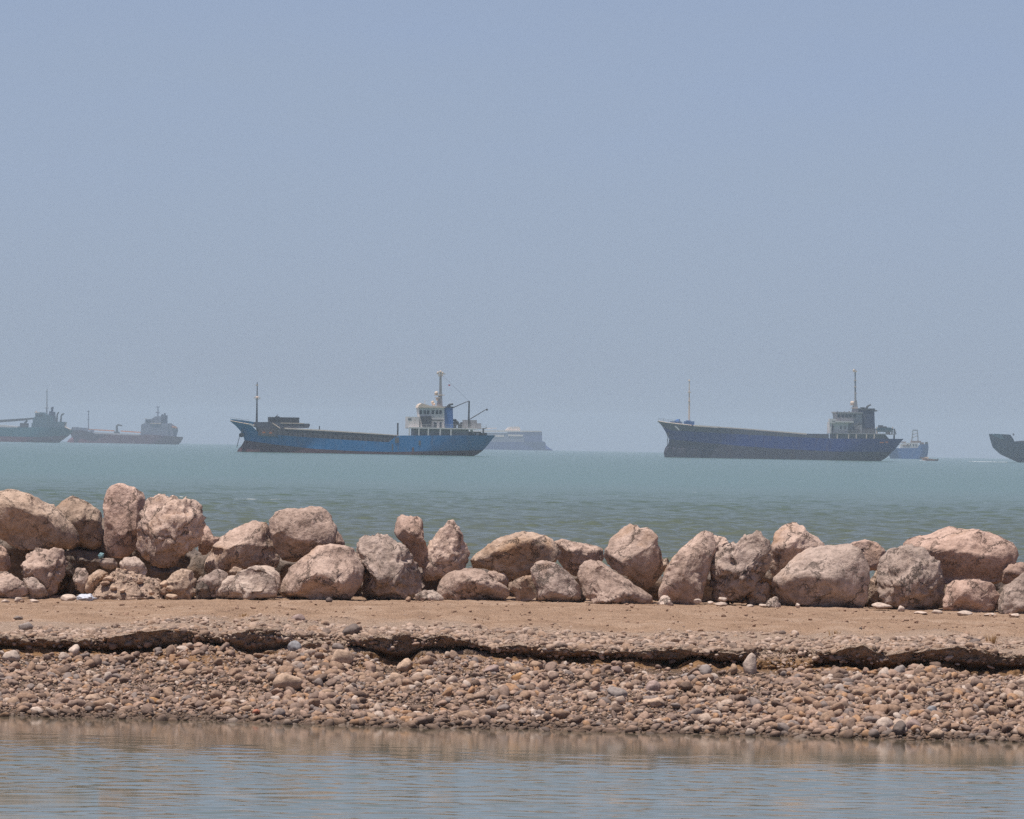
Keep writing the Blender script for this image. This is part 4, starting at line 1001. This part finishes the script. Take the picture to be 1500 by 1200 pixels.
s.part('coaming_rail', 'pale_deck', [('p', [(340, 345), (520, 355), (760, 371), (930, 383), (930, 387), (760, 376), (520, 361), (340, 352)], -5.12, -4.9)])
for k in range(24): s.part('coaming_stay', 'steel_dark', [('b', 300 + 26 * k, 352 + 1.55 * k, 303 + 26 * k, 398 + 1.3 * k, -5.3, -5.0)])
s.part('forecastle_deckhouse', 'bulwark_grey', [('p', [(186, 337), (186, 316), (262, 316), (330, 322), (470, 324), (474, 332), (466, 347), (330, 349), (206, 346)], -4.6, 4.6)])
s.part('winch_house', 'steel_dark', [('b', 265, 291, 420, 321, -3.2, 3.2), ('t', (300, 292), (314, 276), 0.13, 0.1, 0), ('b', 300, 286, 320, 292, -0.8, 0.8)])
s.part('gantry_beam', 'ship_cream', [('t', (278, 322), (322, 352), 0.14, 0.14, -4.8), ('b', 320, 320, 440, 324, -4.7, -4.5)])
s.part('liferaft', 'raft_orange', [('b', 226, 366, 240, 374, -5.9, -5.2), ('b', 262, 368, 274, 376, -5.9, -5.2)])
fm = s.part('foremast', 'steel_dark', [('t', (203, 320), (204, 250), 0.34, 0.26, 0), ('t', (204, 250), (206, 108), 0.24, 0.12, 0)])
s.part('crosstree', 'ship_cream', [('b', 188, 188, 222, 192, -1.2, 1.2), ('o', 205, 186, 0, 0.36), ('b', 198, 120, 210, 126, -0.2, 0.2), ('t', (194, 180), (214, 200), 0.07, 0.07, 0), ('t', (216, 180), (196, 200), 0.07, 0.07, 0)], fm)
s.part('vent_post', 'steel_dark', [('t', (930, 388), (931, 320), 0.26, 0.24, -4), ('t', (524, 358), (525, 336), 0.16, 0.16, -3)])
# aft house
s.part('boat_deck', 'ship_white', [('b', 985, 345, 1345, 352, -6.0, 6.0), ('b', 1290, 347, 1392, 352, -4.5, 4.5)])
for zx in (984, 1034, 1083, 1145, 1201): s.part('deck_post', 'ship_white', [('b', zx, 350, zx + 7, 387, -6.0, -5.6)])
s.part('deck_house', 'ship_grey', [('b', 1014, 351, 1300, 388, -4.2, 4.2)])
s.part('cabin_front', 'ship_white', [('b', 983, 288, 1044, 346, -3.6, 3.6)])
for zx in (990,): s.part('window', 'glass_dark', [('b', 985, 297, 1003, 303, -3.66, -3.6)])
wh = s.part('wheelhouse', 'ship_white', [('p', [(1040, 238), (1175, 240), (1175, 346), (1052, 346)], -3.4, 3.4)])
s.part('wheelhouse_roof', 'ship_cream', [('p', [(1036, 240), (1042, 226), (1056, 217), (1100, 230), (1180, 236), (1180, 241)], -3.8, 3.8)], wh)
for zx in (1045, 1066, 1084, 1108, 1130, 1148): s.part('window', 'glass_dark', [('b', zx, 254, zx + 13, 274, -3.45, -3.38)], wh)
s.part('bridge_wing_and_opening', 'steel_dark', [('p', [(1048, 286), (1106, 284), (1106, 340), (1060, 342)], -4.3, -3.42)], wh)  # dark slab stands in for the shaded opening in the wheelhouse side
s.part('door', 'glass_dark', [('b', 1120, 318, 1134, 345, -3.46, -3.38)], wh)
s.part('stair_rail', 'steel_dark', [('b', 1106, 303, 1170, 308, -3.7, -3.4), ('b', 1150, 318, 1160, 345, -3.5, -3.4)], wh)
fu = s.part('funnel', 'funnel_blue', [('p', [(1170, 238), (1220, 238), (1222, 346), (1170, 346)], -3.0, 2.0)])
s.part('exhaust_pipe', 'steel_dark', [('b', 1168, 234, 1224, 240, -3.1, 2.1), ('t', (1196, 236), (1206, 224), 0.36, 0.36, -0.5), ('t', (1206, 224), (1226, 221), 0.34, 0.3, -0.5), ('t', (1204, 236), (1214, 229), 0.3, 0.3, 0.6)], fu)
ma = s.part('main_mast', 'ship_grey', [('p', [(1138, 240), (1172, 240), (1168, 160), (1166, 70), (1156, 70), (1154, 160)], -0.35, 0.35), ('t', (1161, 75), (1161, 48), 0.2, 0.12, 0)])
s.part('yardarm', 'ship_cream', [('b', 1140, 60, 1186, 65, -0.25, 0.25), ('o', 1148, 56, 0, 0.34), ('o', 1161, 52, 0, 0.4), ('o', 1172, 57, 0, 0.3), ('b', 1150, 66, 1174, 76, -0.3, 0.3)], ma)
s.part('radar', 'ship_cream', [('o', 1139, 164, -0.2, 0.62), ('b', 1128, 172, 1182, 176, -0.5, 0.5), ('b', 1134, 186, 1158, 190, -0.6, 0.6), ('o', 1144, 196, 0, 0.45)], ma)
s.part('searchlight', 'ship_cream', [('o', 1118, 212, -1, 0.5), ('t', (1118, 230), (1118, 214), 0.14, 0.12, -1), ('t', (1080, 222), (1080, 200), 0.07, 0.05, 0.5), ('o', 1130, 222, 1, 0.4)])
s.part('signal_flag', 'red_flag', [('p', [(1202, 118), (1212, 119), (1212, 126), (1202, 125)], -0.04, 0.04)], ma)
s.part('mast_stay', 'steel_dark', [('t', (1163, 62), (1310, 206), 0.03, 0.03, 0)], ma)
cr = s.part('crane_post', 'steel_dark', [('t', (1308, 345), (1311, 204), 0.32, 0.24, 0)])
s.part('boom', 'steel_dark', [('t', (1224, 241), (1290, 212), 0.18, 0.14, 0), ('t', (1290, 212), (1311, 206), 0.14, 0.12, 0)], cr)
s.part('boom', 'steel_dark', [('t', (1310, 302), (1403, 246), 0.18, 0.14, -1), ('o', 1402, 250, -1, 0.34)], cr)
s.part('deck_locker', 'ship_grey', [('b', 1280, 304, 1300, 346, -2.6, 2.6), ('b', 1318, 305, 1346, 346, -3, 3), ('b', 1346, 322, 1368, 347, -3, 3)])
s.part('deck_gear', 'steel_dark', [('b', 1224, 314, 1240, 346, -2, 2), ('o', 1244, 320, 0, 0.8), ('b', 1254, 322, 1262, 346, -1.2, 1.2), ('b', 1266, 316, 1273, 346, -1, 1), ('b', 1222, 300, 1242, 312, -1.5, 1.5), ('b', 1300, 366, 1370, 387, -2, 2), ('b', 1374, 372, 1400, 388, -2.5, 2.5)])
s.part('mooring_winch', 'ship_white', [('t', (1318, 360), (1332, 384), 0.2, 0.2, -4.2), ('b', 1310, 352, 1322, 366, -4.2, -3.6), ('b', 1340, 372, 1352, 388, -4.5, -3.8)])
s.part('ladder', 'boot_red', [('b', 1000, 448, 1010, 488, -6.35, -6.1)])
s.part('hull_patch', 'hatch_dark', [('b', 912, 396, 932, 424, -6.32, -6.1), ('b', 1036, 412, 1046, 436, -6.3, -6.1), ('b', 896, 430, 902, 462, -6.28, -6.1)])
s.rail([(1205, 346), (1392, 350)], 1.1, -5.9); s.rail([(66, 309), (125, 318), (160, 320)], 1.0, -1.4, 'ship_grey', name='bow_railing'); s.rail([(1044, 346), (1205, 346)], 1.0, -5.95)
s.part('stern_post', 'steel_dark', [('b', 1372, 348, 1380, 387, -4.6, -4.2), ('t', (1380, 350), (1396, 344), 0.12, 0.1, -4.4)])

# --- the indigo coaster on the right
s = Ship('cargo_ship', 'indigo blue freighter with tall dark grey waterline band, weathered grey bridge and slim mast', 'cargo ship', (940, 530), 1500 / 420, 720, 505, 2350, 6, 8.2)
s.hull([(79, 312), (96, 326), (112, 348), (124, 370), (136, 390), (142, 404), (140, 425), (126, 446), (114, 458), (113, 478), (118, 500), (118, 540)],
       [(1362, 404), (1348, 420), (1330, 448), (1308, 470), (1285, 498), (1250, 521), (1210, 545)],
       [[(80, 396), (142, 405), (300, 422), (500, 440), (700, 455), (1000, 470), (1320, 472)],
        [(80, 330), (150, 360), (260, 366), (500, 380), (760, 393), (960, 402), (1365, 404)],
        [(78, 312), (130, 320), (185, 330), (260, 336), (500, 352), (700, 368), (845, 381), (955, 384), (966, 402), (1365, 403.4)]],
       ['boot_grey', 'hull_indigo', 'bulwark_grey'])
s.part('hatch_cover', 'pale_deck', [('p', [(262, 338), (262, 331), (500, 347), (700, 363), (848, 374), (848, 382), (700, 370), (500, 355)], -8.1, 8.1)])
s.part('rail_cap', 'ship_cream', [('t', (79, 311), (130, 320), 0.22, 0.22, -2.6), ('t', (130, 320), (250, 334), 0.24, 0.24, -5.6)])
s.part('bow_marking', 'ship_white', [('p', [(158, 338), (164, 336), (186, 356), (181, 360)], -7.0, -6.5)])
s.part('anchor', 'steel_dark', [('p', [(124, 372), (136, 368), (140, 388), (130, 392)], -2.6, -1.6)]); s.part('anchor_chain', 'steel_dark', [('t', (132, 392), (128, 434), 0.15, 0.15, -2.2)])
s.part('anchor_winch', 'funnel_blue', [('b', 150, 312, 172, 330, -3, 3), ('o', 186, 318, 0, 1.4), ('b', 196, 316, 208, 332, -2, 2), ('t', (188, 330), (194, 300), 0.25, 0.2, -1), ('b', 224, 312, 268, 334, -3.4, 3.4), ('b', 232, 308, 252, 314, -2, 2)])
fm = s.part('foremast', 'ship_cream', [('t', (246, 330), (247, 220), 0.42, 0.32, 0), ('t', (247, 220), (247, 92), 0.3, 0.16, 0)])
s.part('crosstree', 'ship_cream', [('b', 240, 158, 256, 162, -1, 1), ('b', 242, 206, 252, 209, -0.8, 0.8), ('o', 247, 100, 0, 0.4)], fm)
s.part('hatch_coaming', 'bulwark_grey', [('p', [(840, 376), (966, 378), (966, 404), (840, 396)], -7.2, 7.2)])
s.part('poop_house', 'ship_grey', [('b', 996, 378, 1262, 404, -5.5, 5.5)])
for zx in (1006, 1066, 1106, 1160, 1200): s.part('deck_post', 'ship_cream', [('b', zx, 380, zx + 5, 403, -8.0, -7.6)])
s.part('boat_deck', 'ship_grey', [('b', 985, 374, 1316, 379, -7.9, 7.9)])
wh = s.part('wheelhouse', 'ship_grey', [('p', [(1010, 268), (1145, 268), (1145, 376), (998, 376), (998, 305), (1014, 300)], -5.2, 5.2)])
s.part('wheelhouse_roof', 'ship_grey', [('b', 1004, 263, 1150, 269, -5.8, 5.8), ('b', 1060, 258, 1064, 264, -1, 1), ('b', 1020, 256, 1023, 264, -3, -2.6), ('b', 1084, 258, 1092, 264, 0, 1)], wh)
for zx in (1016, 1036, 1056, 1076, 1098): s.part('window', 'glass_dark', [('b', zx, 276, zx + 14, 292, -5.3, -5.18)], wh)
s.part('bridge_wing_and_opening', 'ship_white', [('b', 968, 298, 1000, 322, -7.6, -5.0), ('b', 984, 310, 1096, 318, -7.6, -5.2), ('b', 970, 318, 978, 376, -7.4, -6.8)], wh)
s.part('accommodation_wall', 'ship_white', [('b', 984, 316, 1070, 375, -6.2, 6.2)], wh)
for zx in (986, 1028, 1050): s.part('window', 'glass_dark', [('b', zx, 336, zx + 6, 352, -6.3, -6.18)], wh)
s.part('gangway', 'steel_dark', [('b', 983, 330, 990, 374, -6.5, -6.25), ('t', (1075, 368), (1130, 318), 0.3, 0.3, -6.6), ('b', 1100, 326, 1140, 331, -6.6, -6.3)], wh)
fu = s.part('funnel', 'funnel_dark', [('p', [(1140, 252), (1212, 244), (1216, 348), (1142, 350)], -3.6, 3.6)])
s.part('exhaust_pipe', 'steel_dark', [('b', 1138, 244, 1216, 254, -3.8, 3.8), ('t', (1176, 246), (1186, 232), 0.5, 0.45, 0), ('t', (1186, 232), (1202, 224), 0.42, 0.34, 0), ('t', (1212, 257), (1235, 256), 0.34, 0.3, 0), ('b', 1150, 238, 1166, 246, -1.6, 1.6)], fu)
ma = s.part('main_mast', 'ship_grey', [('p', [(1100, 266), (1134, 266), (1126, 200), (1116, 200)], -1.0, 1.0), ('t', (1120, 204), (1119, 44), 0.42, 0.26, 0), ('t', (1119, 46), (1118, 36), 0.16, 0.1, 0)])
s.part('yardarm', 'ship_cream', [('b', 1108, 46, 1128, 54, -0.5, 0.5), ('o', 1112, 44, 0, 0.45), ('b', 1112, 96, 1127, 99, -0.6, 0.6), ('b', 1113, 130, 1127, 133, -0.6, 0.6), ('o', 1122, 166, 0, 0.4)], ma)
s.part('radar', 'ship_cream', [('o', 1104, 216, 0, 0.9), ('b', 1094, 224, 1116, 228, -1, 1), ('b', 1098, 240, 1130, 244, -1.2, 1.2)], ma)
lb = s.part('lifeboat', 'slate_green', [('p', [(1216, 352), (1228, 344), (1290, 344), (1306, 352), (1300, 368), (1224, 368)], -7.2, -4.8)])
s.part('davit', 'ship_cream', [('t', (1222, 378), (1220, 340), 0.3, 0.25, -6), ('t', (1300, 378), (1304, 342), 0.3, 0.25, -6)], lb)
s.part('deck_gear', 'hatch_dark', [('b', 1080, 352, 1128, 376, -7, -5.5), ('b', 1130, 348, 1216, 376, -5, 5), ('b', 1244, 332, 1262, 346, -2, 2), ('b', 1266, 338, 1282, 346, -2, 2), ('p', [(1236, 404), (1240, 382), (1270, 382), (1290, 404)], -4, 4), ('b', 1284, 352, 1300, 378, -2, 2)])
s.part('stern_post', 'steel_dark', [('b', 1310, 352, 1316, 404, -6, -5.5), ('t', (1318, 404), (1322, 350), 0.22, 0.16, -2), ('t', (1330, 380), (1328, 366), 0.2, 0.2, -2)])
s.rail([(985, 374), (1316, 374)], 1.2, -7.8, 'ship_grey', r=0.08); s.rail([(80, 311), (130, 318), (200, 328)], 1.2, -4.0, 'ship_grey', r=0.07, name='bow_railing')
s.part('hull_scuff', 'raft_orange', [('b', 1232, 420, 1252, 425, -8.05, -7.8), ('b', 1262, 418, 1276, 423, -7.9, -7.6)])

# --- teal ship at the far left
s = Ship('cargo_ship', 'teal hulled freighter cut off by the left picture edge, long crane boom on deck', 'cargo ship', (0, 550), 5.0, 240, 485, 4300, -4, 9, 'ships anchored off the shore')
s.hull([(-640, 350), (-600, 420), (-590, 500)], [(528, 402), (520, 420), (500, 440), (462, 470), (440, 486), (420, 505)],
       [[(-640, 430), (0, 446), (300, 452), (520, 440)], [(-640, 330), (-560, 345), (-540, 370), (120, 382), (300, 380), (470, 378), (530, 402)]], ['hull_maroon', 'hull_teal'], n=110)
s.part('crane_boom', 'steel_dark', [('p', [(-300, 345), (0, 326), (250, 310), (262, 318), (180, 330), (0, 345), (-300, 362)], -2, 2), ('b', 150, 350, 205, 384, -3, 3), ('t', (180, 352), (200, 330), 1.0, 0.8, 0)])
s.part('hatch_cover', 'ship_white', [('p', [(-300, 360), (20, 362), (140, 374), (140, 384), (-300, 380)], -7.5, 7.5)])
wh = s.part('wheelhouse', 'slate_green', [('p', [(250, 384), (250, 320), (268, 300), (268, 276), (330, 272), (350, 290), (400, 300), (410, 384)], -7, 7)])
for zx in (274, 292, 310): s.part('window', 'glass_dark', [('b', zx, 284, zx + 12, 296, -7.2, -6.9)], wh)
s.part('deck_house', 'slate_green', [('b', 400, 340, 478, 386, -7, 7), ('b', 238, 350, 260, 386, -5, 5)])
s.part('wheelhouse_roof', 'ship_cream', [('b', 262, 270, 300, 275, -7, 7), ('b', 262, 260, 268, 270, -1, 1), ('b', 470, 342, 486, 352, -4, 4)], wh)
s.part('funnel', 'funnel_dark', [('p', [(360, 300), (366, 262), (402, 268), (404, 300)], -3, 3), ('t', (384, 264), (380, 236), 1.0, 0.9, 0), ('t', (380, 236), (394, 238), 0.9, 0.8, 0)])
ma = s.part('main_mast', 'ship_grey', [('t', (343, 280), (345, 100), 0.6, 0.3, 0), ('b', 330, 236, 356, 242, -1, 1), ('b', 338, 116, 350, 120, -1, 1)])
s.part('davit', 'steel_dark', [('t', (424, 340), (428, 284), 0.8, 0.6, -5), ('t', (428, 284), (440, 270), 0.7, 0.6, -5), ('t', (452, 345), (458, 290), 0.8, 0.6, -5), ('t', (458, 290), (478, 280), 0.7, 0.6, -5)])
s.part('stern_railing', 'ship_cream', [('t', (480, 376), (528, 398), 0.4, 0.4, -6), ('t', (490, 378), (492, 352), 0.4, 0.3, -4)])

# --- maroon tanker
s = Ship('tanker', 'low maroon tanker with orange deck pipes and grey bridge aft beside the teal ship', 'tanker', (0, 550), 5.0, 930, 500, 4900, 3, 10, 'ships anchored off the shore')
s.hull([(520, 392), (512, 420), (528, 452), (506, 468), (492, 490), (485, 515)], [(1341, 452), (1336, 470), (1318, 496), (1300, 508), (1270, 525)],
       [[(480, 470), (900, 486), (1345, 490)], [(500, 392), (560, 398), (640, 410), (700, 428), (1000, 440), (1040, 440), (1060, 432), (1345, 452)]], ['hull_maroon', 'hull_maroon'], n=110)
s.part('forecastle', 'far_grey', [('p', [(524, 398), (530, 378), (640, 386), (650, 412), (600, 408)], -6, 6), ('b', 556, 378, 576, 396, -2, 2), ('b', 596, 384, 610, 398, -2, 2)])
s.part('deck_pipe', 'pipe_orange', [('p', [(650, 392), (840, 402), (840, 410), (650, 400)], -1.5, 1.5), ('p', [(884, 404), (1034, 414), (1034, 422), (884, 412)], -1.5, 1.5), ('b', 530, 378, 552, 386, -1, 1)])
s.part('trunk_deck', 'ship_white', [('p', [(690, 416), (1030, 432), (1030, 442), (690, 430)], -7, 7)])
s.part('deck_tank', 'far_grey', [('b', 656, 398, 690, 420, -3, 3), ('b', 1036, 400, 1060, 440, -4, 4)])
s.part('hose_crane', 'steel_dark', [('t', (856, 428), (856, 372), 1.2, 0.9, 0), ('t', (850, 374), (866, 362), 0.9, 0.8, 0), ('t', (866, 362), (896, 370), 0.8, 0.6, 0), ('b', 836, 412, 876, 430, -3, 3)])
s.part('foremast', 'far_grey', [('t', (648, 400), (650, 256), 0.55, 0.35, 0), ('b', 640, 262, 658, 268, -1, 1), ('b', 642, 320, 656, 324, -1, 1)])
wh = s.part('wheelhouse', 'far_grey', [('p', [(1030, 442), (1034, 360), (1060, 350), (1066, 322), (1110, 318), (1140, 300), (1180, 300), (1180, 350), (1230, 352), (1236, 446)], -8, 8)])
for zx in (1072, 1092, 1112): s.part('window', 'glass_dark', [('b', zx, 328, zx + 12, 340, -8.3, -7.9)], wh)
s.part('deck_edge', 'ship_cream', [('b', 1100, 350, 1180, 355, -8.5, 8.5), ('b', 1060, 316, 1076, 320, -8.2, 8.2)], wh)
s.part('deck_house', 'far_grey', [('p', [(1230, 446), (1230, 352), (1254, 350), (1300, 384), (1304, 404), (1290, 450)], -7, 7)])
s.part('lifeboat', 'pipe_orange', [('p', [(1256, 370), (1286, 372), (1300, 384), (1290, 388), (1258, 382)], -8.4, -6)])
s.part('funnel', 'funnel_dark', [('b', 1178, 292, 1226, 360, -4, 4), ('b', 1184, 284, 1196, 294, -2, 2), ('b', 1200, 276, 1212, 294, -1.5, 1.5)])
ma = s.part('main_mast', 'far_grey', [('t', (1156, 304), (1157, 226), 0.6, 0.4, 0), ('b', 1142, 228, 1168, 234, -1.2, 1.2), ('b', 1140, 268, 1168, 276, -1.4, 1.4)])

# --- pale ferry-like vessel deep in the haze
s = Ship('ferry', 'faint bluish ferry like vessel with long pale flat roof, deep in the haze', 'ferry', (680, 600), 9.375, 640, 555, 6300, 3, 10, 'ships anchored off the shore')
s.hull([(-420, 440), (-400, 500), (-380, 556), (-380, 590)], [(1108, 448), (1130, 500), (1180, 540), (1214, 555), (1240, 580)][:0] or [(1108, 446), (1122, 490), (1160, 525), (1216, 554), (1230, 590)],
       [[(-420, 500), (1220, 500)], [(-420, 446), (1220, 446)]], ['hull_far', 'hull_far'], n=90, transom=0.35)
s.part('superstructure', 'far_grey', [('p', [(-300, 450), (-300, 320), (600, 320), (600, 450)], -9, 9), ('p', [(330, 450), (330, 380), (820, 380), (820, 450)], -9.4, 9.4)])
s.part('garage_wall', 'hull_far', [('p', [(600, 450), (600, 306), (1062, 306), (1064, 430), (1096, 450)], -9.2, 9.2)])
s.part('top_deck', 'pale_deck', [('p', [(-320, 316), (-320, 286), (600, 286), (1054, 294), (1054, 306), (600, 308)], -9.8, 9.8), ('p', [(-300, 262), (440, 252), (440, 262), (-300, 276)], -6, 6)])
s.part('wheelhouse', 'pale_deck', [('p', [(556, 292), (600, 250), (640, 236), (740, 232), (764, 252), (764, 292)], -7, 7)])
s.part('side_deck', 'pale_deck', [('b', 400, 350, 540, 376, -9.8, 9.8), ('b', 596, 344, 800, 368, -9.8, -9.0)])

# --- blue tug behind the stern of the indigo ship
s = Ship('tug', 'small blue tug with thin pale gantry half hidden behind the indigo freighter stern', 'tug', (1290, 610), 7.143, 320, 435, 3900, 0, 5, 'ships anchored off the shore')
s.hull([(60, 340), (80, 400), (100, 436), (110, 470)], [(498, 292), (500, 330), (492, 400), (486, 424), (470, 460)], [[(60, 424), (500, 418)], [(60, 332), (380, 332), (394, 310), (420, 294), (500, 290)]], ['hull_tug', 'hull_tug'], n=80, transom=0.3)
s.part('deck_house', 'ship_white', [('p', [(190, 336), (206, 318), (206, 290), (260, 276), (390, 280), (390, 336)], -4, 4)])
s.part('wheelhouse_roof', 'brown_wood', [('b', 212, 264, 262, 277, -3.5, 3.5), ('b', 316, 256, 420, 277, -3.6, 3.6), ('b', 414, 272, 450, 296, -3, 3), ('b', 228, 300, 300, 314, -4.15, -3.9)])
for zx in (270, 300, 330, 358): s.part('window', 'glass_dark', [('b', zx, 292, zx + 14, 306, -4.2, -3.95)])
s.part('gantry', 'ship_grey', [('t', (322, 262), (336, 150), 0.45, 0.35, -2), ('t', (390, 262), (382, 150), 0.45, 0.35, -2), ('b', 330, 140, 388, 152, -2.3, -1.7), ('t', (326, 226), (386, 200), 0.3, 0.3, -2), ('t', (330, 190), (386, 170), 0.3, 0.3, -2)])
s.part('bow_fender', 'steel_dark', [('b', 466, 268, 494, 294, -2, 2)])

# --- slate grey bow at the right edge
s = Ship('cargo_ship', 'dark slate hull with steep raked bow, cut off by the right picture edge', 'cargo ship', (1290, 610), 7.143, 1450, 478, 2900, 4, 8, 'ships anchored off the shore')
s.hull([(1130, 184), (1140, 220), (1156, 290), (1176, 338), (1210, 372), (1260, 404), (1310, 428), (1370, 456), (1430, 478), (1480, 500)], [(3300, 300), (3260, 400), (3200, 478), (3150, 500)],
       [[(1130, 470), (3300, 478)], [(1128, 184), (1240, 188), (1340, 196), (1362, 220), (1376, 262), (1420, 270), (3300, 300)]], ['hull_slate', 'hull_slate'], n=120)
s.part('forecastle', 'slate_green', [('p', [(1160, 200), (1170, 182), (1250, 186), (1344, 192), (1366, 230), (1372, 262), (1330, 250), (1240, 236)], -4.2, 4.2)])
s.part('deck_gear', 'bulwark_grey', [('b', 1400, 262, 1412, 274, -3, 3), ('b', 1428, 258, 1440, 274, -3, 3), ('b', 1456, 256, 1474, 276, -3, 3), ('b', 1486, 256, 1640, 280, -4, 4), ('t', (1388, 200), (1390, 180), 0.5, 0.4, 0)])

# --- little open boat with its wake
s = Ship('motor_boat', 'small brown open boat with raised bow speeding past the blue tug', 'motor boat', (1290, 610), 7.143, 510, 466, 2850, 0, 1.1, None)
s.hull([(412, 418), (424, 440), (444, 462), (450, 480)], [(602, 452), (600, 462), (596, 476)], [[(400, 452), (610, 464)], [(408, 418), (440, 432), (520, 444), (606, 452)]], ['hull_maroon', 'brown_wood'], 'ship_cream', n=50)
s.part('thwart', 'ship_cream', [('b', 468, 424, 500, 438, -0.7, 0.7), ('b', 455, 428, 464, 436, -0.6, 0.6)])
s.part('outboard_motor', 'steel_dark', [('b', 592, 442, 604, 462, -0.3, 0.3)])
mb = MB()
V, Fc = ico(3)
for (zx, w_) in [(-70, 2.0), (690, 1.4), (740, 1.2), (770, 1.5), (795, 1.0)]:
    k = 1.0 / 7.143 * 2850 / PXF
    q = V * (1 + 0.3 * fbm(V * 2.5 + zx, 3, 5)[:, None])
    mb.add([(zx * k + v[0] * w_, v[1] * 1.6 - 0.8, v[2] * 0.1) for v in q], [tuple(f) for f in Fc])
for zx in range(470, 660, 22):
    q = V * (1 + 0.3 * fbm(V * 2.5 + zx, 3, 6)[:, None])
    mb.add([(zx * k + v[0] * 2.4, v[1] * 2 + (zx % 3), v[2] * 0.12 - 0.03) for v in q], [tuple(f) for f in Fc])
wk = mb.build('wake_foam', M['foam'], smooth=True, loc=(s.O.x, 2850, 0)); tag(wk, 'white foam of the wake trailing the small brown boat', 'wake', kind='stuff')
